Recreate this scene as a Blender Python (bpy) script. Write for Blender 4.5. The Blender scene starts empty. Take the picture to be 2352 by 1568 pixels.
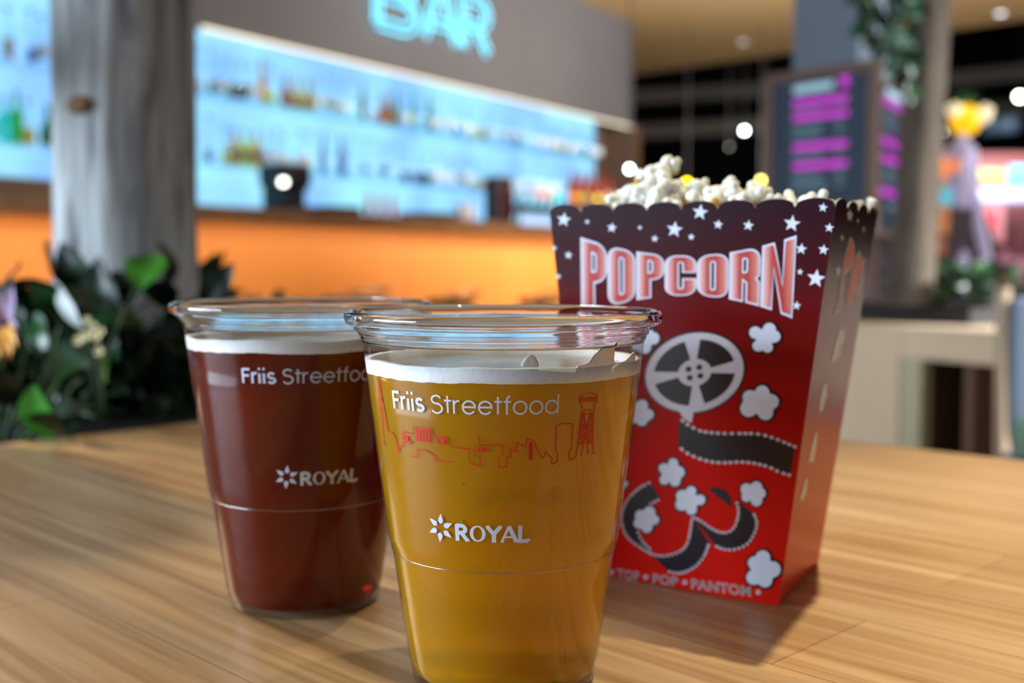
import bpy, bmesh, math, random
from mathutils import Vector, Matrix, noise
from mathutils.geometry import tessellate_polygon
random.seed(7)
R = math.radians
PI = math.pi
SC = bpy.context.scene
COL = SC.collection

# ------------------------------------------------------------------ camera
W_PX, H_PX, F_PX = 2352, 1568, 2600.0
HZ = 605.0                                   # horizon row in the photograph
TH = math.atan((784 - HZ) / F_PX)            # camera tilts down by this
TZ = 0.75                                    # table top height
CAM = Vector((0, 0, TZ + 0.1255))
cd = bpy.data.cameras.new('camera'); cam = bpy.data.objects.new('camera', cd); COL.objects.link(cam)
cd.sensor_width = 36.0; cd.lens = 36.0 * F_PX / W_PX
cam.location = CAM; cam.rotation_euler = (PI / 2 - TH, 0, 0)
cd.clip_start = 0.02; cd.clip_end = 100
cd.dof.use_dof = True; cd.dof.focus_distance = 0.312; cd.dof.aperture_fstop = 9.2
SC.camera = cam

# ------------------------------------------------------------------ light and exposure
SC.view_settings.view_transform = 'Standard'; SC.view_settings.look = 'None'
SC.view_settings.gamma = 1.0; SC.view_settings.exposure = 0.0
SC.view_settings.use_curve_mapping = False
SC.cycles.max_bounces = 10; SC.cycles.transmission_bounces = 8; SC.cycles.transparent_max_bounces = 16
SC.cycles.diffuse_bounces = 3; SC.cycles.glossy_bounces = 4
SC.cycles.caustics_reflective = False; SC.cycles.caustics_refractive = False
SC.cycles.sample_clamp_indirect = 6.0
SC.cycles.use_denoising = True

def s2l(c):
    return tuple(((x / 255.0) / 12.92 if x / 255.0 <= 0.04045 else ((x / 255.0 + 0.055) / 1.055) ** 2.4) for x in c)
def C4(c):
    return s2l(c) + (1.0,)

wd = bpy.data.worlds.new('world'); SC.world = wd; wd.use_nodes = True
wd.node_tree.nodes['Background'].inputs[0].default_value = (0.62, 0.75, 1.0, 1)
wd.node_tree.nodes['Background'].inputs[1].default_value = 0.20

def look_at(o, target):
    o.rotation_euler = (Vector(target) - o.location).to_track_quat('-Z', 'Y').to_euler()
def area(name, loc, target, sx, sy, power, col, spread=None):
    l = bpy.data.lights.new(name, 'AREA'); l.shape = 'RECTANGLE'; l.size = sx; l.size_y = sy
    l.energy = power; l.color = col
    if spread: l.spread = spread
    o = bpy.data.objects.new(name, l); COL.objects.link(o); o.location = loc; look_at(o, target); return o
def spot(name, loc, target, power, col, radius, angle, blend=0.6):
    l = bpy.data.lights.new(name, 'SPOT'); l.energy = power; l.color = col
    l.shadow_soft_size = radius; l.spot_size = R(angle); l.spot_blend = blend
    o = bpy.data.objects.new(name, l); COL.objects.link(o); o.location = loc; look_at(o, target); return o

# daylight from a tall window on the left, warm ceiling spots above the table, plus added fills
area('window_daylight', (-3.0, 0.0, 1.25), (-0.2, 0.8, 0.95), 2.2, 0.9, 195, (0.70, 0.84, 1.0))
SPOT_BOX = spot('ceiling_spot_over_box', (0.647, 0.954, 3.50), (0.32, 0.46, 0.75), 385, (1.0, 0.87, 0.60), 0.035, 17, 0.75)
area('hall_fill', (6.2, 5.5, 2.7), (0.6, 10.0, 3.3), 4.0, 1.6, 105, (0.90, 0.94, 1.0), R(100))  # added fill from the hall side, brightens the bulkhead
area('ceiling_fill', (4.2, 7.6, 2.7), (2.6, 10.5, 3.56), 1.6, 1.0, 390, (1.0, 0.95, 0.86), R(140))  # added unseen up-light that brightens the wooden ceiling
area('hall_fill_right', (6.0, 0.5, 3.2), (1.4, 3.1, 0.4), 2.0, 1.6, 120, (0.95, 0.96, 1.0), R(36))  # added narrow fill for the sideboard on the right
spot('ceiling_spot_over_plants', (-1.60, 1.75, 1.95), (-0.40, 0.55, 0.75), 250, (1.0, 0.80, 0.50), 0.02, 20, 0.7)

# ------------------------------------------------------------------ pixel helpers (measuring only)
ct, st = math.cos(TH), math.sin(TH)
def ray(px, py):
    x = (px - W_PX / 2) / F_PX; y = (H_PX / 2 - py) / F_PX
    return Vector((x, ct + y * st, y * ct - st))
def at_Y(px, py, Y):
    d = ray(px, py); return CAM + d * (Y / d.y)
def hit_z(px, py, z):
    d = ray(px, py); return CAM + d * ((z - CAM.z) / d.z)
def hit_plane(px, py, p, n):
    d = ray(px, py); return CAM + d * ((p - CAM).dot(n) / d.dot(n))
def depth_for_z(px, py, z):
    return hit_z(px, py, z).y

# ------------------------------------------------------------------ materials
MATS = {}
def nm(name):
    m = bpy.data.materials.new(name); m.use_nodes = True
    nt = m.node_tree; MATS[name] = m
    return m, nt, nt.nodes, nt.links, nt.nodes['Principled BSDF']
def pm(name, col, rough=0.5, metal=0.0, spec=0.5, trans=0.0, ior=1.45, emit=None, es=0.0, coat=0.0):
    if name in MATS: return MATS[name]
    m, nt, N, L, p = nm(name)
    p.inputs['Base Color'].default_value = C4(col)
    p.inputs['Roughness'].default_value = rough; p.inputs['Metallic'].default_value = metal
    p.inputs['Specular IOR Level'].default_value = spec
    p.inputs['Transmission Weight'].default_value = trans; p.inputs['IOR'].default_value = ior
    p.inputs['Coat Weight'].default_value = coat
    if emit:
        p.inputs['Emission Color'].default_value = C4(emit); p.inputs['Emission Strength'].default_value = es
    return m
def node(N, t, **kw):
    n = N.new(t)
    for k, v in kw.items():
        setattr(n, k, v)
    return n
def ramp(N, stops):
    n = N.new('ShaderNodeValToRGB'); e = n.color_ramp.elements
    while len(e) < len(stops): e.new(0.5)
    for el, (p, c) in zip(e, stops):
        el.position = p; el.color = C4(c)
    return n
def noisy(name, c1, c2, scale=(5, 5, 5), rough=0.6, detail=4, bump=0.0, spec=0.4, lo=0.3, hi=0.7):
    if name in MATS: return MATS[name]
    m, nt, N, L, p = nm(name)
    tc = N.new('ShaderNodeTexCoord'); mp = N.new('ShaderNodeMapping'); mp.inputs['Scale'].default_value = scale
    nz = N.new('ShaderNodeTexNoise'); nz.inputs['Scale'].default_value = 1.0; nz.inputs['Detail'].default_value = detail
    rp = ramp(N, [(lo, c1), (hi, c2)])
    L.new(tc.outputs['Object'], mp.inputs[0]); L.new(mp.outputs[0], nz.inputs['Vector'])
    L.new(nz.outputs[0], rp.inputs[0]); L.new(rp.outputs[0], p.inputs['Base Color'])
    p.inputs['Roughness'].default_value = rough; p.inputs['Specular IOR Level'].default_value = spec
    if bump:
        b = N.new('ShaderNodeBump'); b.inputs['Strength'].default_value = bump; b.inputs['Distance'].default_value = 0.01
        L.new(nz.outputs[0], b.inputs['Height']); L.new(b.outputs[0], p.inputs['Normal'])
    return m
def emit_mat(name, col, strength):
    if name in MATS: return MATS[name]
    m, nt, N, L, p = nm(name)
    N.remove(p); e = N.new('ShaderNodeEmission'); e.inputs[0].default_value = C4(col); e.inputs[1].default_value = strength
    L.new(e.outputs[0], N['Material Output'].inputs[0]); return m
def thin_clear(name, tint, refl=0.06, rough=0.04, edge=0.5):
    m, nt, N, L, p = nm(name); N.remove(p)
    t = N.new('ShaderNodeBsdfTransparent'); t.inputs[0].default_value = tint + (1,)
    g = N.new('ShaderNodeBsdfGlossy'); g.inputs['Roughness'].default_value = rough
    lw = N.new('ShaderNodeLayerWeight'); lw.inputs['Blend'].default_value = edge
    mr = N.new('ShaderNodeMapRange'); mr.inputs['To Min'].default_value = refl; mr.inputs['To Max'].default_value = 0.55
    pw = N.new('ShaderNodeMath'); pw.operation = 'POWER'; pw.inputs[1].default_value = 2.5
    mx = N.new('ShaderNodeMixShader')
    L.new(lw.outputs['Facing'], pw.inputs[0]); L.new(pw.outputs[0], mr.inputs[0]); L.new(mr.outputs[0], mx.inputs[0])
    L.new(t.outputs[0], mx.inputs[1]); L.new(g.outputs[0], mx.inputs[2]); L.new(mx.outputs[0], N['Material Output'].inputs[0])
    return m

# ------------------------------------------------------------------ object helpers
M = {}
def _name(o): return o.name
def thing(name, label, cat, loc, group=None, rotz=0.0):
    o = bpy.data.objects.new(name, None); COL.objects.link(o); o.empty_display_size = 0.05
    o.location = loc; o.rotation_euler = (0, 0, rotz)
    M[o.name] = Matrix.Translation(Vector(loc)) @ Matrix.Rotation(rotz, 4, 'Z')
    return tag(o, label, cat, group)
def tag(o, label=None, cat=None, group=None, kind=None):
    if label: o['label'] = label
    if cat: o['category'] = cat
    if group: o['group'] = group
    if kind: o['kind'] = kind
    return o
def obj(name, V, F, m, parent=None, smooth=False, origin=None, label=None, uv=None):
    """world-space verts; top-level objects get their origin at the bottom centre"""
    V = [Vector(v) for v in V]
    if parent is None:
        if origin is None:
            xs = [v.x for v in V]; ys = [v.y for v in V]; zs = [v.z for v in V]
            origin = Vector(((min(xs) + max(xs)) / 2, (min(ys) + max(ys)) / 2, min(zs)))
        mw = Matrix.Translation(origin)
    else:
        mw = M[parent.name]
    inv = mw.inverted()
    me = bpy.data.meshes.new(name)
    me.from_pydata([inv @ v for v in V], [], F); me.update()
    if uv is not None:
        ul = me.uv_layers.new(name='UVMap')
        for l in me.loops: ul.data[l.index].uv = uv[l.vertex_index]
    if smooth:
        me.polygons.foreach_set('use_smooth', [True] * len(me.polygons))
    mats = m if isinstance(m, (list, tuple)) else [m]
    for mm in mats: me.materials.append(mm)
    o = bpy.data.objects.new(name, me); COL.objects.link(o)
    if parent is None: o.location = origin
    else: o.parent = parent
    M[o.name] = mw
    if label: o['label'] = label
    return o
def struct(name, V, F, m, parent=None):
    o = obj(name, V, F, m, parent); o['kind'] = 'structure'; return o
def dup(o, loc, label=None, group=None, rotz=0.0, name=None):
    r = o.copy(); COL.objects.link(r); r.location = loc; r.rotation_euler = (0, 0, rotz)
    if label: r['label'] = label
    if group: r['group'] = group
    for ch in o.children:
        c = ch.copy(); COL.objects.link(c); c.parent = r
        for g in ch.children:
            d = g.copy(); COL.objects.link(d); d.parent = c
    return r

class Mesh:
    def __init__(s): s.V = []; s.F = []
    def add(s, V, F):
        k = len(s.V); s.V += [Vector(v) for v in V]; s.F += [tuple(i + k for i in f) for f in F]; return s
def box(f, a0, a1, b0, b1, z0, z1):
    V = [f(a, b, z) for z in (z0, z1) for a, b in ((a0, b0), (a1, b0), (a1, b1), (a0, b1))]
    F = [(0, 3, 2, 1), (4, 5, 6, 7), (0, 1, 5, 4), (1, 2, 6, 5), (2, 3, 7, 6), (3, 0, 4, 7)]
    return V, F
def bbox(f, a0, a1, b0, b1, z0, z1, e=0.004):
    """bevelled box"""
    bm = bmesh.new(); V, F = box(f, a0, a1, b0, b1, z0, z1)
    vs = [bm.verts.new(v) for v in V]
    for q in F: bm.faces.new([vs[i] for i in q])
    bmesh.ops.recalc_face_normals(bm, faces=bm.faces)
    bmesh.ops.bevel(bm, geom=list(bm.edges), offset=e, segments=2, affect='EDGES', profile=0.5)
    bm.verts.index_update()
    out = [v.co.copy() for v in bm.verts], [tuple(v.index for v in q.verts) for q in bm.faces]
    bm.free(); return out
def frame(o, ux, uy=None):
    ux = Vector((ux[0], ux[1], 0)).normalized()
    uy = Vector((uy[0], uy[1], 0)).normalized() if uy is not None else Vector((-ux.y, ux.x, 0))
    o = Vector((o[0], o[1], 0))
    return lambda a, b, z: o + ux * a + uy * b + Vector((0, 0, z))
def lathe(c, prof, seg=48, close=False, cap0=False, cap1=False, z0=0.0):
    V = []; F = []; n = len(prof)
    for r, z in prof:
        for i in range(seg):
            a = 2 * PI * i / seg
            V.append(Vector((c[0] + r * math.cos(a), c[1] + r * math.sin(a), z0 + z)))
    for j in range(n if close else n - 1):
        k = (j + 1) % n
        for i in range(seg):
            i2 = (i + 1) % seg
            F.append((j * seg + i, j * seg + i2, k * seg + i2, k * seg + i))
    if cap0: F.append(tuple(range(seg))[::-1])
    if cap1: F.append(tuple((n - 1) * seg + i for i in range(seg)))
    return V, F
def tube(pts, r, seg=8, closed=False, caps=True, radii=None):
    pts = [Vector(p) for p in pts]; n = len(pts); V = []; F = []
    up = Vector((0, 0, 1)); prev = None
    for i, p in enumerate(pts):
        if closed: t = pts[(i + 1) % n] - pts[i - 1]
        else: t = pts[min(i + 1, n - 1)] - pts[max(i - 1, 0)]
        t.normalize()
        if prev is None:
            a = up if abs(t.dot(up)) < 0.9 else Vector((1, 0, 0))
            u = (a - t * a.dot(t)).normalized()
        else:
            u = (prev - t * prev.dot(t)).normalized()
        prev = u; w = t.cross(u); rr = radii[i] if radii else r
        for k in range(seg):
            a = 2 * PI * k / seg
            V.append(p + (u * math.cos(a) + w * math.sin(a)) * rr)
    for i in range(n if closed else n - 1):
        j = (i + 1) % n
        for k in range(seg):
            k2 = (k + 1) % seg
            F.append((i * seg + k, i * seg + k2, j * seg + k2, j * seg + k))
    if not closed and caps:
        F.append(tuple(range(seg))[::-1]); F.append(tuple((n - 1) * seg + k for k in range(seg)))
    return V, F
def arc(cx, cy, rx, ry, a0, a1, n=10):
    return [(cx + rx * math.cos(R(a0 + (a1 - a0) * i / n)), cy + ry * math.sin(R(a0 + (a1 - a0) * i / n))) for i in range(n + 1)]
def fill(loops, dice=None):
    """2D loops (outer, holes) -> verts, tris; dice = longest edge allowed"""
    flat = [p for l in loops for p in l]
    T = tessellate_polygon([[Vector((p[0], p[1], 0)) for p in l] for l in loops])
    if not dice: return flat, [tuple(t) for t in T]
    bm = bmesh.new(); vs = [bm.verts.new((p[0], p[1], 0)) for p in flat]
    for t in T:
        try: bm.faces.new([vs[i] for i in t])
        except ValueError: pass
    for _ in range(6):
        lg = [e for e in bm.edges if e.calc_length() > dice]
        if not lg: break
        bmesh.ops.subdivide_edges(bm, edges=lg, cuts=1)
        bmesh.ops.triangulate(bm, faces=[q for q in bm.faces if len(q.verts) > 3])
    bm.verts.index_update()
    out = [(v.co.x, v.co.y) for v in bm.verts], [tuple(v.index for v in q.verts) for q in bm.faces]
    bm.free(); return out
def area2(l):
    return sum(l[i - 1][0] * l[i][1] - l[i][0] * l[i - 1][1] for i in range(len(l))) / 2
def inset(l, e, hole=False):
    """move a loop inwards by e (holes outwards into the fill)"""
    pts = []
    for p in l:
        if not pts or math.hypot(p[0] - pts[-1][0], p[1] - pts[-1][1]) > 1e-9: pts.append(p)
    if math.hypot(pts[0][0] - pts[-1][0], pts[0][1] - pts[-1][1]) < 1e-9: pts.pop()
    s = 1 if area2(pts) > 0 else -1
    if hole: s = -s
    out = []; n = len(pts)
    for i in range(n):
        a, b, c = pts[i - 1], pts[i], pts[(i + 1) % n]
        d1 = Vector((b[0] - a[0], b[1] - a[1])).normalized(); d2 = Vector((c[0] - b[0], c[1] - b[1])).normalized()
        n1 = Vector((-d1.y, d1.x)); n2 = Vector((-d2.y, d2.x)); m = n1 + n2
        if m.length < 1e-6: m = n1
        m.normalize(); k = max(0.45, m.dot(n1))
        out.append((b[0] + m.x * s * e / k, b[1] + m.y * s * e / k))
    return out
def ribbon(pl, w, step=None, closed=False):
    """constant-width 2D ribbon along a polyline -> verts2d, quads"""
    pts = [tuple(pl[0])]
    for p in pl[1:]:
        q = pts[-1]; d = math.hypot(p[0] - q[0], p[1] - q[1])
        if d < 1e-9: continue
        k = max(1, int(math.ceil(d / step))) if step else 1
        for i in range(1, k + 1):
            pts.append((q[0] + (p[0] - q[0]) * i / k, q[1] + (p[1] - q[1]) * i / k))
    n = len(pts); V = []; F = []
    for i in range(n):
        a = pts[i - 1] if i > 0 else None; b = pts[i]; c = pts[i + 1] if i < n - 1 else None
        d1 = Vector((b[0] - a[0], b[1] - a[1])).normalized() if a else None
        d2 = Vector((c[0] - b[0], c[1] - b[1])).normalized() if c else None
        if d1 is None: d1 = d2
        if d2 is None: d2 = d1
        n1 = Vector((-d1.y, d1.x)); m = n1 + Vector((-d2.y, d2.x))
        if m.length < 1e-6: m = n1
        m.normalize(); k = max(0.5, m.dot(n1))
        V += [(b[0] + m.x * w / 2 / k, b[1] + m.y * w / 2 / k), (b[0] - m.x * w / 2 / k, b[1] - m.y * w / 2 / k)]
    for i in range(n - 1):
        F.append((2 * i, 2 * i + 1, 2 * i + 3, 2 * i + 2))
    return V, F
def polycirc(cx, cy, r, n=16, ry=None):
    return [(cx + r * math.cos(2 * PI * i / n), cy + (ry or r) * math.sin(2 * PI * i / n)) for i in range(n)]
def ident(a, b, z): return Vector((a, b, z))

# ================================================================== bar co-ordinates
VPX = 2800.0
_bx = (VPX - W_PX / 2) / F_PX * ct
BD = Vector((_bx, 1, 0)).normalized(); BN = Vector((-BD.y, BD.x, 0))
CZ = 1.20                                              # bar counter height
P0 = hit_z(440, 468, CZ); P0.z = 0
bar = frame(P0, BD, BN)
def hb(px, py, w):                                     # pixel -> point on the bar plane w
    return hit_plane(px, py, P0 + BN * w, BN)
def tw(p): d = p - P0; return d.dot(BD)
W_SOF, W_BACK = 1.25, 1.62

# ================================================================== the setting
ZC = hb(1448, 48, W_SOF).z                             # ceiling meets the bulkhead here
Z_LED = hb(455, 58, W_SOF).z
T_END = tw(hb(1452, 280, W_SOF))
m_floor = noisy('floor_mat', (128, 116, 104), (142, 130, 116), (1.2, 1.2, 1.2), 0.5)
struct('floor', *box(ident, -9, 12, -2.5, 23, -0.05, 0.0), m_floor)
m_ceil = noisy('ceiling_wood', (208, 170, 116), (222, 184, 130), (0.6, 6, 1), 0.75)
e1 = hit_z(1455, 172, ZC); e2 = hit_z(1820, 108, ZC); e3 = hit_z(2352, 46, ZC)
ed = (e3 - e1).normalized(); eA = e1 - ed * 9; eB = e1 + ed * 11
cv = [Vector((-9, -2.5, ZC)), Vector((12, -2.5, ZC)), eB, eA]
struct('ceiling', cv + [v + Vector((0, 0, 0.12)) for v in cv],
       [(0, 3, 2, 1), (4, 5, 6, 7), (0, 1, 5, 4), (1, 2, 6, 5), (2, 3, 7, 6), (3, 0, 4, 7)], m_ceil)
m_void = pm('hall_unlit_black', (10, 10, 11), 0.9, spec=0.1)  # near-black colour stands in for the darkness of the unlit hall
struct('wall_back', *box(ident, -9, 12, 22.6, 22.8, 0, 6.2), m_void)
struct('wall_right', *box(ident, 11.8, 12, 4, 22.6, 0, 6.2), m_void)
struct('ceiling_hall', *box(ident, -9, 12, 9, 22.8, 6.2, 6.3), m_void)
m_soffit = noisy('bulkhead_paint', (86, 84, 87), (92, 90, 93), (0.8, 0.8, 0.8), 0.6)
struct('wall_bulkhead', *box(bar, -4.5, T_END, W_SOF, W_SOF + 0.10, Z_LED, ZC), m_soffit)
struct('wall_bulkhead_underside', *box(bar, -4.5, T_END, W_SOF + 0.1, W_BACK + 0.05, Z_LED + 0.10, Z_LED + 0.16), pm('bulkhead_under', (90, 84, 78), 0.7))
m_pier = noisy('pier_brown', (76, 54, 38), (88, 62, 44), (3, 3, 1), 0.6)
struct('wall_pier', *box(bar, T_END - 0.02, T_END + 0.12, W_SOF - 0.05, W_BACK + 0.3, 0, Z_LED), m_pier)
m_bwall = pm('back_bar_wall', (70, 62, 58), 0.7)
struct('wall_bar_rear', *box(bar, -4.5, T_END - 0.02, W_BACK + 0.03, W_BACK + 0.12, 0, ZC), m_bwall)

# ------------------------------------------------------------------ backlit shelf wall
m_lit, nt, N, L, p = nm('backlit_panel'); N.remove(p)
tc = N.new('ShaderNodeTexCoord'); mp = N.new('ShaderNodeMapping'); mp.inputs['Scale'].default_value = (1.5, 1.5, 2.2)
nz = N.new('ShaderNodeTexNoise'); nz.inputs['Scale'].default_value = 1.0; nz.inputs['Detail'].default_value = 1.0
rp = ramp(N, [(0.35, (138, 196, 255)), (0.65, (160, 232, 255))])
em = N.new('ShaderNodeEmission'); em.inputs[1].default_value = 1.22
L.new(tc.outputs['Object'], mp.inputs[0]); L.new(mp.outputs[0], nz.inputs['Vector']); L.new(nz.outputs[0], rp.inputs[0])
L.new(rp.outputs[0], em.inputs[0]); L.new(em.outputs[0], N['Material Output'].inputs[0])
T_LIT = tw(hb(1366, 330, W_BACK))
sw = thing('backlit_shelf_wall', 'pale blue backlit panel wall with glass shelves behind the bar counter', 'shelf wall', bar(1.5, W_BACK, 0))
tcur = -4.4; k = 0
while tcur < T_LIT - 0.02:
    t2 = min(tcur + 1.17, T_LIT)
    obj('light_panel', *box(bar, tcur + 0.004, t2 - 0.004, W_BACK, W_BACK + 0.03, 0.95, Z_LED + 0.1), m_lit, sw)
    tcur = t2
obj('end_panel', *box(bar, T_LIT + 0.0, T_END - 0.02, W_BACK - 0.02, W_BACK + 0.03, 0.95, Z_LED + 0.1), m_pier, sw, label='brown end panel of the lit wall')
m_shelf = thin_clear('shelf_glass', (0.86, 0.95, 1.0), 0.05, 0.1)
W_BOT = W_BACK - 0.14
ZS1 = hb(650, 247, W_BOT).z; ZS2 = hb(780, 405, W_BOT).z
for z in (ZS1, ZS2):
    obj('glass_shelf', *box(bar, -4.4, T_LIT, W_BACK - 0.25, W_BACK - 0.002, z - 0.012, z), m_shelf, sw)
obj('back_counter', *box(bar, -4.4, T_END - 0.02, W_BACK - 0.42, W_BACK, 0.9, 0.95), pm('back_counter_steel', (120, 125, 130), 0.4), sw)

# LED strip under the bulkhead edge
ls = obj('light_strip', *box(bar, tw(hb(462, 58, W_SOF)) , T_END - 0.01, W_SOF - 0.012, W_SOF + 0.0, Z_LED - 0.022, Z_LED - 0.002),
         emit_mat('led_warm_white', (255, 240, 212), 2.0))
tag(ls, 'thin warm white light strip along the lower edge of the grey bulkhead', 'light strip')

# ------------------------------------------------------------------ neon sign
def glyph(ch, w, h, s, t=None, r=None, leg=None):
    """block letters; s = side stroke, t = top/bottom stroke"""
    t = t or s; r = r or w * 0.42; q = min(r, h * 0.24)
    if ch == 'O':
        out = arc(w - r, h - q, r, q, 0, 90) + arc(r, h - q, r, q, 90, 180) + arc(r, q, r, q, 180, 270) + arc(w - r, q, r, q, 270, 360)
        rr = min((w - 2 * s) / 2, r); x0, x1 = s, w - s
        hole = arc(x1 - rr, h - t - rr, rr, rr, 0, 90, 5) + arc(x0 + rr, h - t - rr, rr, rr, 90, 180, 5) + arc(x0 + rr, t + rr, rr, rr, 180, 270, 5) + arc(x1 - rr, t + rr, rr, rr, 270, 360, 5)
        return [out, hole]
    if ch == 'P':
        hbw = h * 0.40; sw_ = leg or s
        out = [(0, 0), (sw_, 0), (sw_, hbw)] + arc(w - r, hbw + q, r, q, 270, 360) + arc(w - r, h - q, r, q, 0, 90) + [(0, h)]
        rr = (w - 2 * s) / 2
        hole = [(s, hbw + t)] + arc(w - s - rr, hbw + t + rr, rr, rr, 270, 360, 5) + arc(w - s - rr, h - t - rr, rr, rr, 0, 90, 5) + [(s, h - t)]
        return [out, hole]
    if ch == 'C':
        rr = (w - 2 * s) / 2
        out = [(w, h * 0.57)] + arc(w - r, h - q, r, q, 0, 90) + arc(r, h - q, r, q, 90, 180) + arc(r, q, r, q, 180, 270) + arc(w - r, q, r, q, 270, 360) + [(w, h * 0.43), (w - s, h * 0.43)] \
            + arc(w - s - rr, t + rr, rr, rr, 360, 180, 8) + arc(w - s - rr, h - t - rr, rr, rr, 180, 0, 8) + [(w - s, h * 0.57)]
        return [out]
    if ch == 'R':
        sw_ = leg or s; y = h * 0.40
        out = [(0, 0), (sw_, 0), (sw_, y), (w - sw_, y - h * 0.04), (w - sw_, 0), (w, 0), (w, y - h * 0.04)] + [(w - 0.02 * w, y + 0.02 * h), (w - 0.10 * w, y + 0.06 * h), (w - 0.02 * w, y + 0.10 * h), (w, y + 0.14 * h)] + arc(w - r, h - q, r, q, 0, 90) + [(0, h)]
        rr = (w - 2 * s) / 2
        hole = [(s, y + t)] + arc(w - s - rr, y + t + rr, rr, rr, 270, 360, 5) + arc(w - s - rr, h - t - rr, rr, rr, 0, 90, 5) + [(s, h - t)]
        return [out, hole]
    if ch == 'N':
        return [[(0, 0), (s, 0), (s, h * 0.60), (w - s, 0), (w, 0), (w, h), (w - s, h), (w - s, h * 0.40), (s, h), (0, h)]]
W_NEON = W_SOF - 0.05
nA, nB = tw(hb(868, 60, W_NEON)), tw(hb(1121, 100, W_NEON))
zb = hb(968, 80, W_NEON).z; NH = 0.46; nw = (nB - nA) / 3.0
m_neon = emit_mat('neon_cyan', (112, 224, 255), 2.7)
ns = thing('neon_sign', 'glowing cyan neon sign reading BAR on the grey bulkhead above the bar', 'neon sign', bar((nA + nB) / 2, W_NEON, zb))
def neon_letter(ch, t0, w):
    h = NH
    if ch == 'B':
        lines = [[(0, 0), (w * .62, 0)] + arc(w * .62, h * .26, w * .38, h * .26, -80, 80, 12) + [(w * .60, h * .52), (w * .1, h * .52)],
                 [(w * .55, h * .52)] + arc(w * .55, h * .76, w * .36, h * .24, -80, 80, 12) + [(w * .55, h), (0, h), (0, h * .5), (0, 0)]]
    elif ch == 'A':
        lines = [[(0, 0), (w * .42, h), (w * .58, h), (w, 0)], [(w * .13, h * .30), (w * .87, h * .30)]]
    else:
        lines = [[(0, 0), (0, h), (w * .55, h)] + arc(w * .55, h * .74, w * .42, h * .26, 80, -80, 12) + [(w * .55, h * .48), (0, h * .48)], [(w * .5, h * .48), (w, 0)]]
    mm = Mesh()
    for l in lines:
        for k in (-1, 1):
            V2, F2 = ribbon(l, 0.075)
            mm.add(*tube([bar(t0 + x, W_NEON, zb + z) for x, z in (V2[0::2] if k < 0 else V2[1::2])], 0.011, 8))
    return obj('neon_letter', mm.V, mm.F, m_neon, ns, True)
for i, ch in enumerate('BAR'):
    neon_letter(ch, nA + (nB - nA) * (0.0, .39, .755)[i], (nB - nA) * (.31, .30, .245)[i])
for i in range(6):
    t_ = nA + (nB - nA) * (0.02, .16, .44, .5, .77, .85)[i]
    obj('bracket', *tube([bar(t_, W_NEON + .01, zb + NH * .5), bar(t_, W_SOF, zb + NH * .5)], 0.006, 6), pm('bracket_clear', (140, 170, 180), 0.3), ns)

# ------------------------------------------------------------------ bar counter
m_top = noisy('bar_top_wood', (112, 78, 48), (140, 98, 60), (0.8, 8, 8), 0.45)
m_orange = noisy('bar_front_orange', (240, 150, 66), (246, 158, 76), (1.5, 1.5, 0.4), 0.5)
ZLOW = hb(440, 505, 0).z
bc = thing('bar_counter', 'long bar counter with brown wooden top over a glowing orange front', 'bar counter', bar(1.5, 0.3, 0))
T_C0, T_C1 = -3.4, 5.6
obj('worktop', *bbox(bar, T_C0, T_C1, 0, 0.62, ZLOW, CZ, 0.006), m_top, bc)
tcur = tw(hb(528, 560, 0.16)) - 1.9 * 2
i = 0
while tcur < T_C1:
    obj('front_panel', *box(bar, max(tcur, T_C0) + 0.003, min(tcur + 1.9, T_C1) - 0.003, 0.30, 0.34, 0.10, ZLOW), m_orange, bc)
    tcur += 1.9
obj('plinth', *box(bar, T_C0, T_C1, 0.345, 0.58, 0.0, ZLOW), pm('bar_plinth', (40, 32, 28), 0.6), bc)
la = area('bar_front_light', bar((T_C0 + T_C1) / 2, 0.03, ZLOW - 0.01), bar((T_C0 + T_C1) / 2, 0.16, 0.55), T_C1 - T_C0, 0.03, 17, (1.0, 0.74, 0.48))
zx = bar((T_C0 + T_C1) / 2, 0.30, 0.62) - la.location
# orient: long side along the bar
zz = -zx.normalized(); xx = BD - zz * BD.dot(zz); xx.normalize(); yy = zz.cross(xx)
la.rotation_euler = Matrix((xx, yy, zz)).transposed().to_euler()
# raised ledge at the left end of the counter
led = obj('raised_ledge', *bbox(bar, -3.3, tw(hb(200, 430, 0.0)), 0.02, 0.6, CZ, hb(60, 408, 0.02).z, 0.005), noisy('ledge_brown', (104, 76, 54), (120, 88, 62), (2, 2, 2), 0.5))
tag(led, 'raised brown wooden ledge on the counter left of the tree trunk', 'ledge')

# ------------------------------------------------------------------ bottles
PROF = {
    'tall': [(0.0, 0), (0.034, 0), (0.036, 0.006), (0.036, 0.17), (0.034, 0.19), (0.016, 0.225), (0.0135, 0.24), (0.0135, 0.30)],
    'square': [(0.0, 0), (0.042, 0), (0.044, 0.006), (0.044, 0.15), (0.040, 0.17), (0.018, 0.19), (0.0145, 0.205), (0.0145, 0.255)],
    'slim': [(0.0, 0), (0.026, 0), (0.028, 0.006), (0.028, 0.16), (0.024, 0.19), (0.013, 0.23), (0.012, 0.25), (0.012, 0.32)],
    'round': [(0.0, 0), (0.040, 0), (0.048, 0.02), (0.050, 0.06), (0.046, 0.10), (0.030, 0.14), (0.016, 0.17), (0.014, 0.18), (0.014, 0.24)],
}
m_clear = thin_clear('bottle_clear', (0.93, 0.965, 0.99), 0.04, 0.06)
def tinted(name, rgb):
    if name in MATS: return MATS[name]
    return thin_clear(name, s2l(rgb), 0.04, 0.06)
m_cap = pm('bottle_cap_grey', (150, 160, 175), 0.4); m_lab = pm('bottle_label_white', (214, 224, 235), 0.6)
BP = {}
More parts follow.
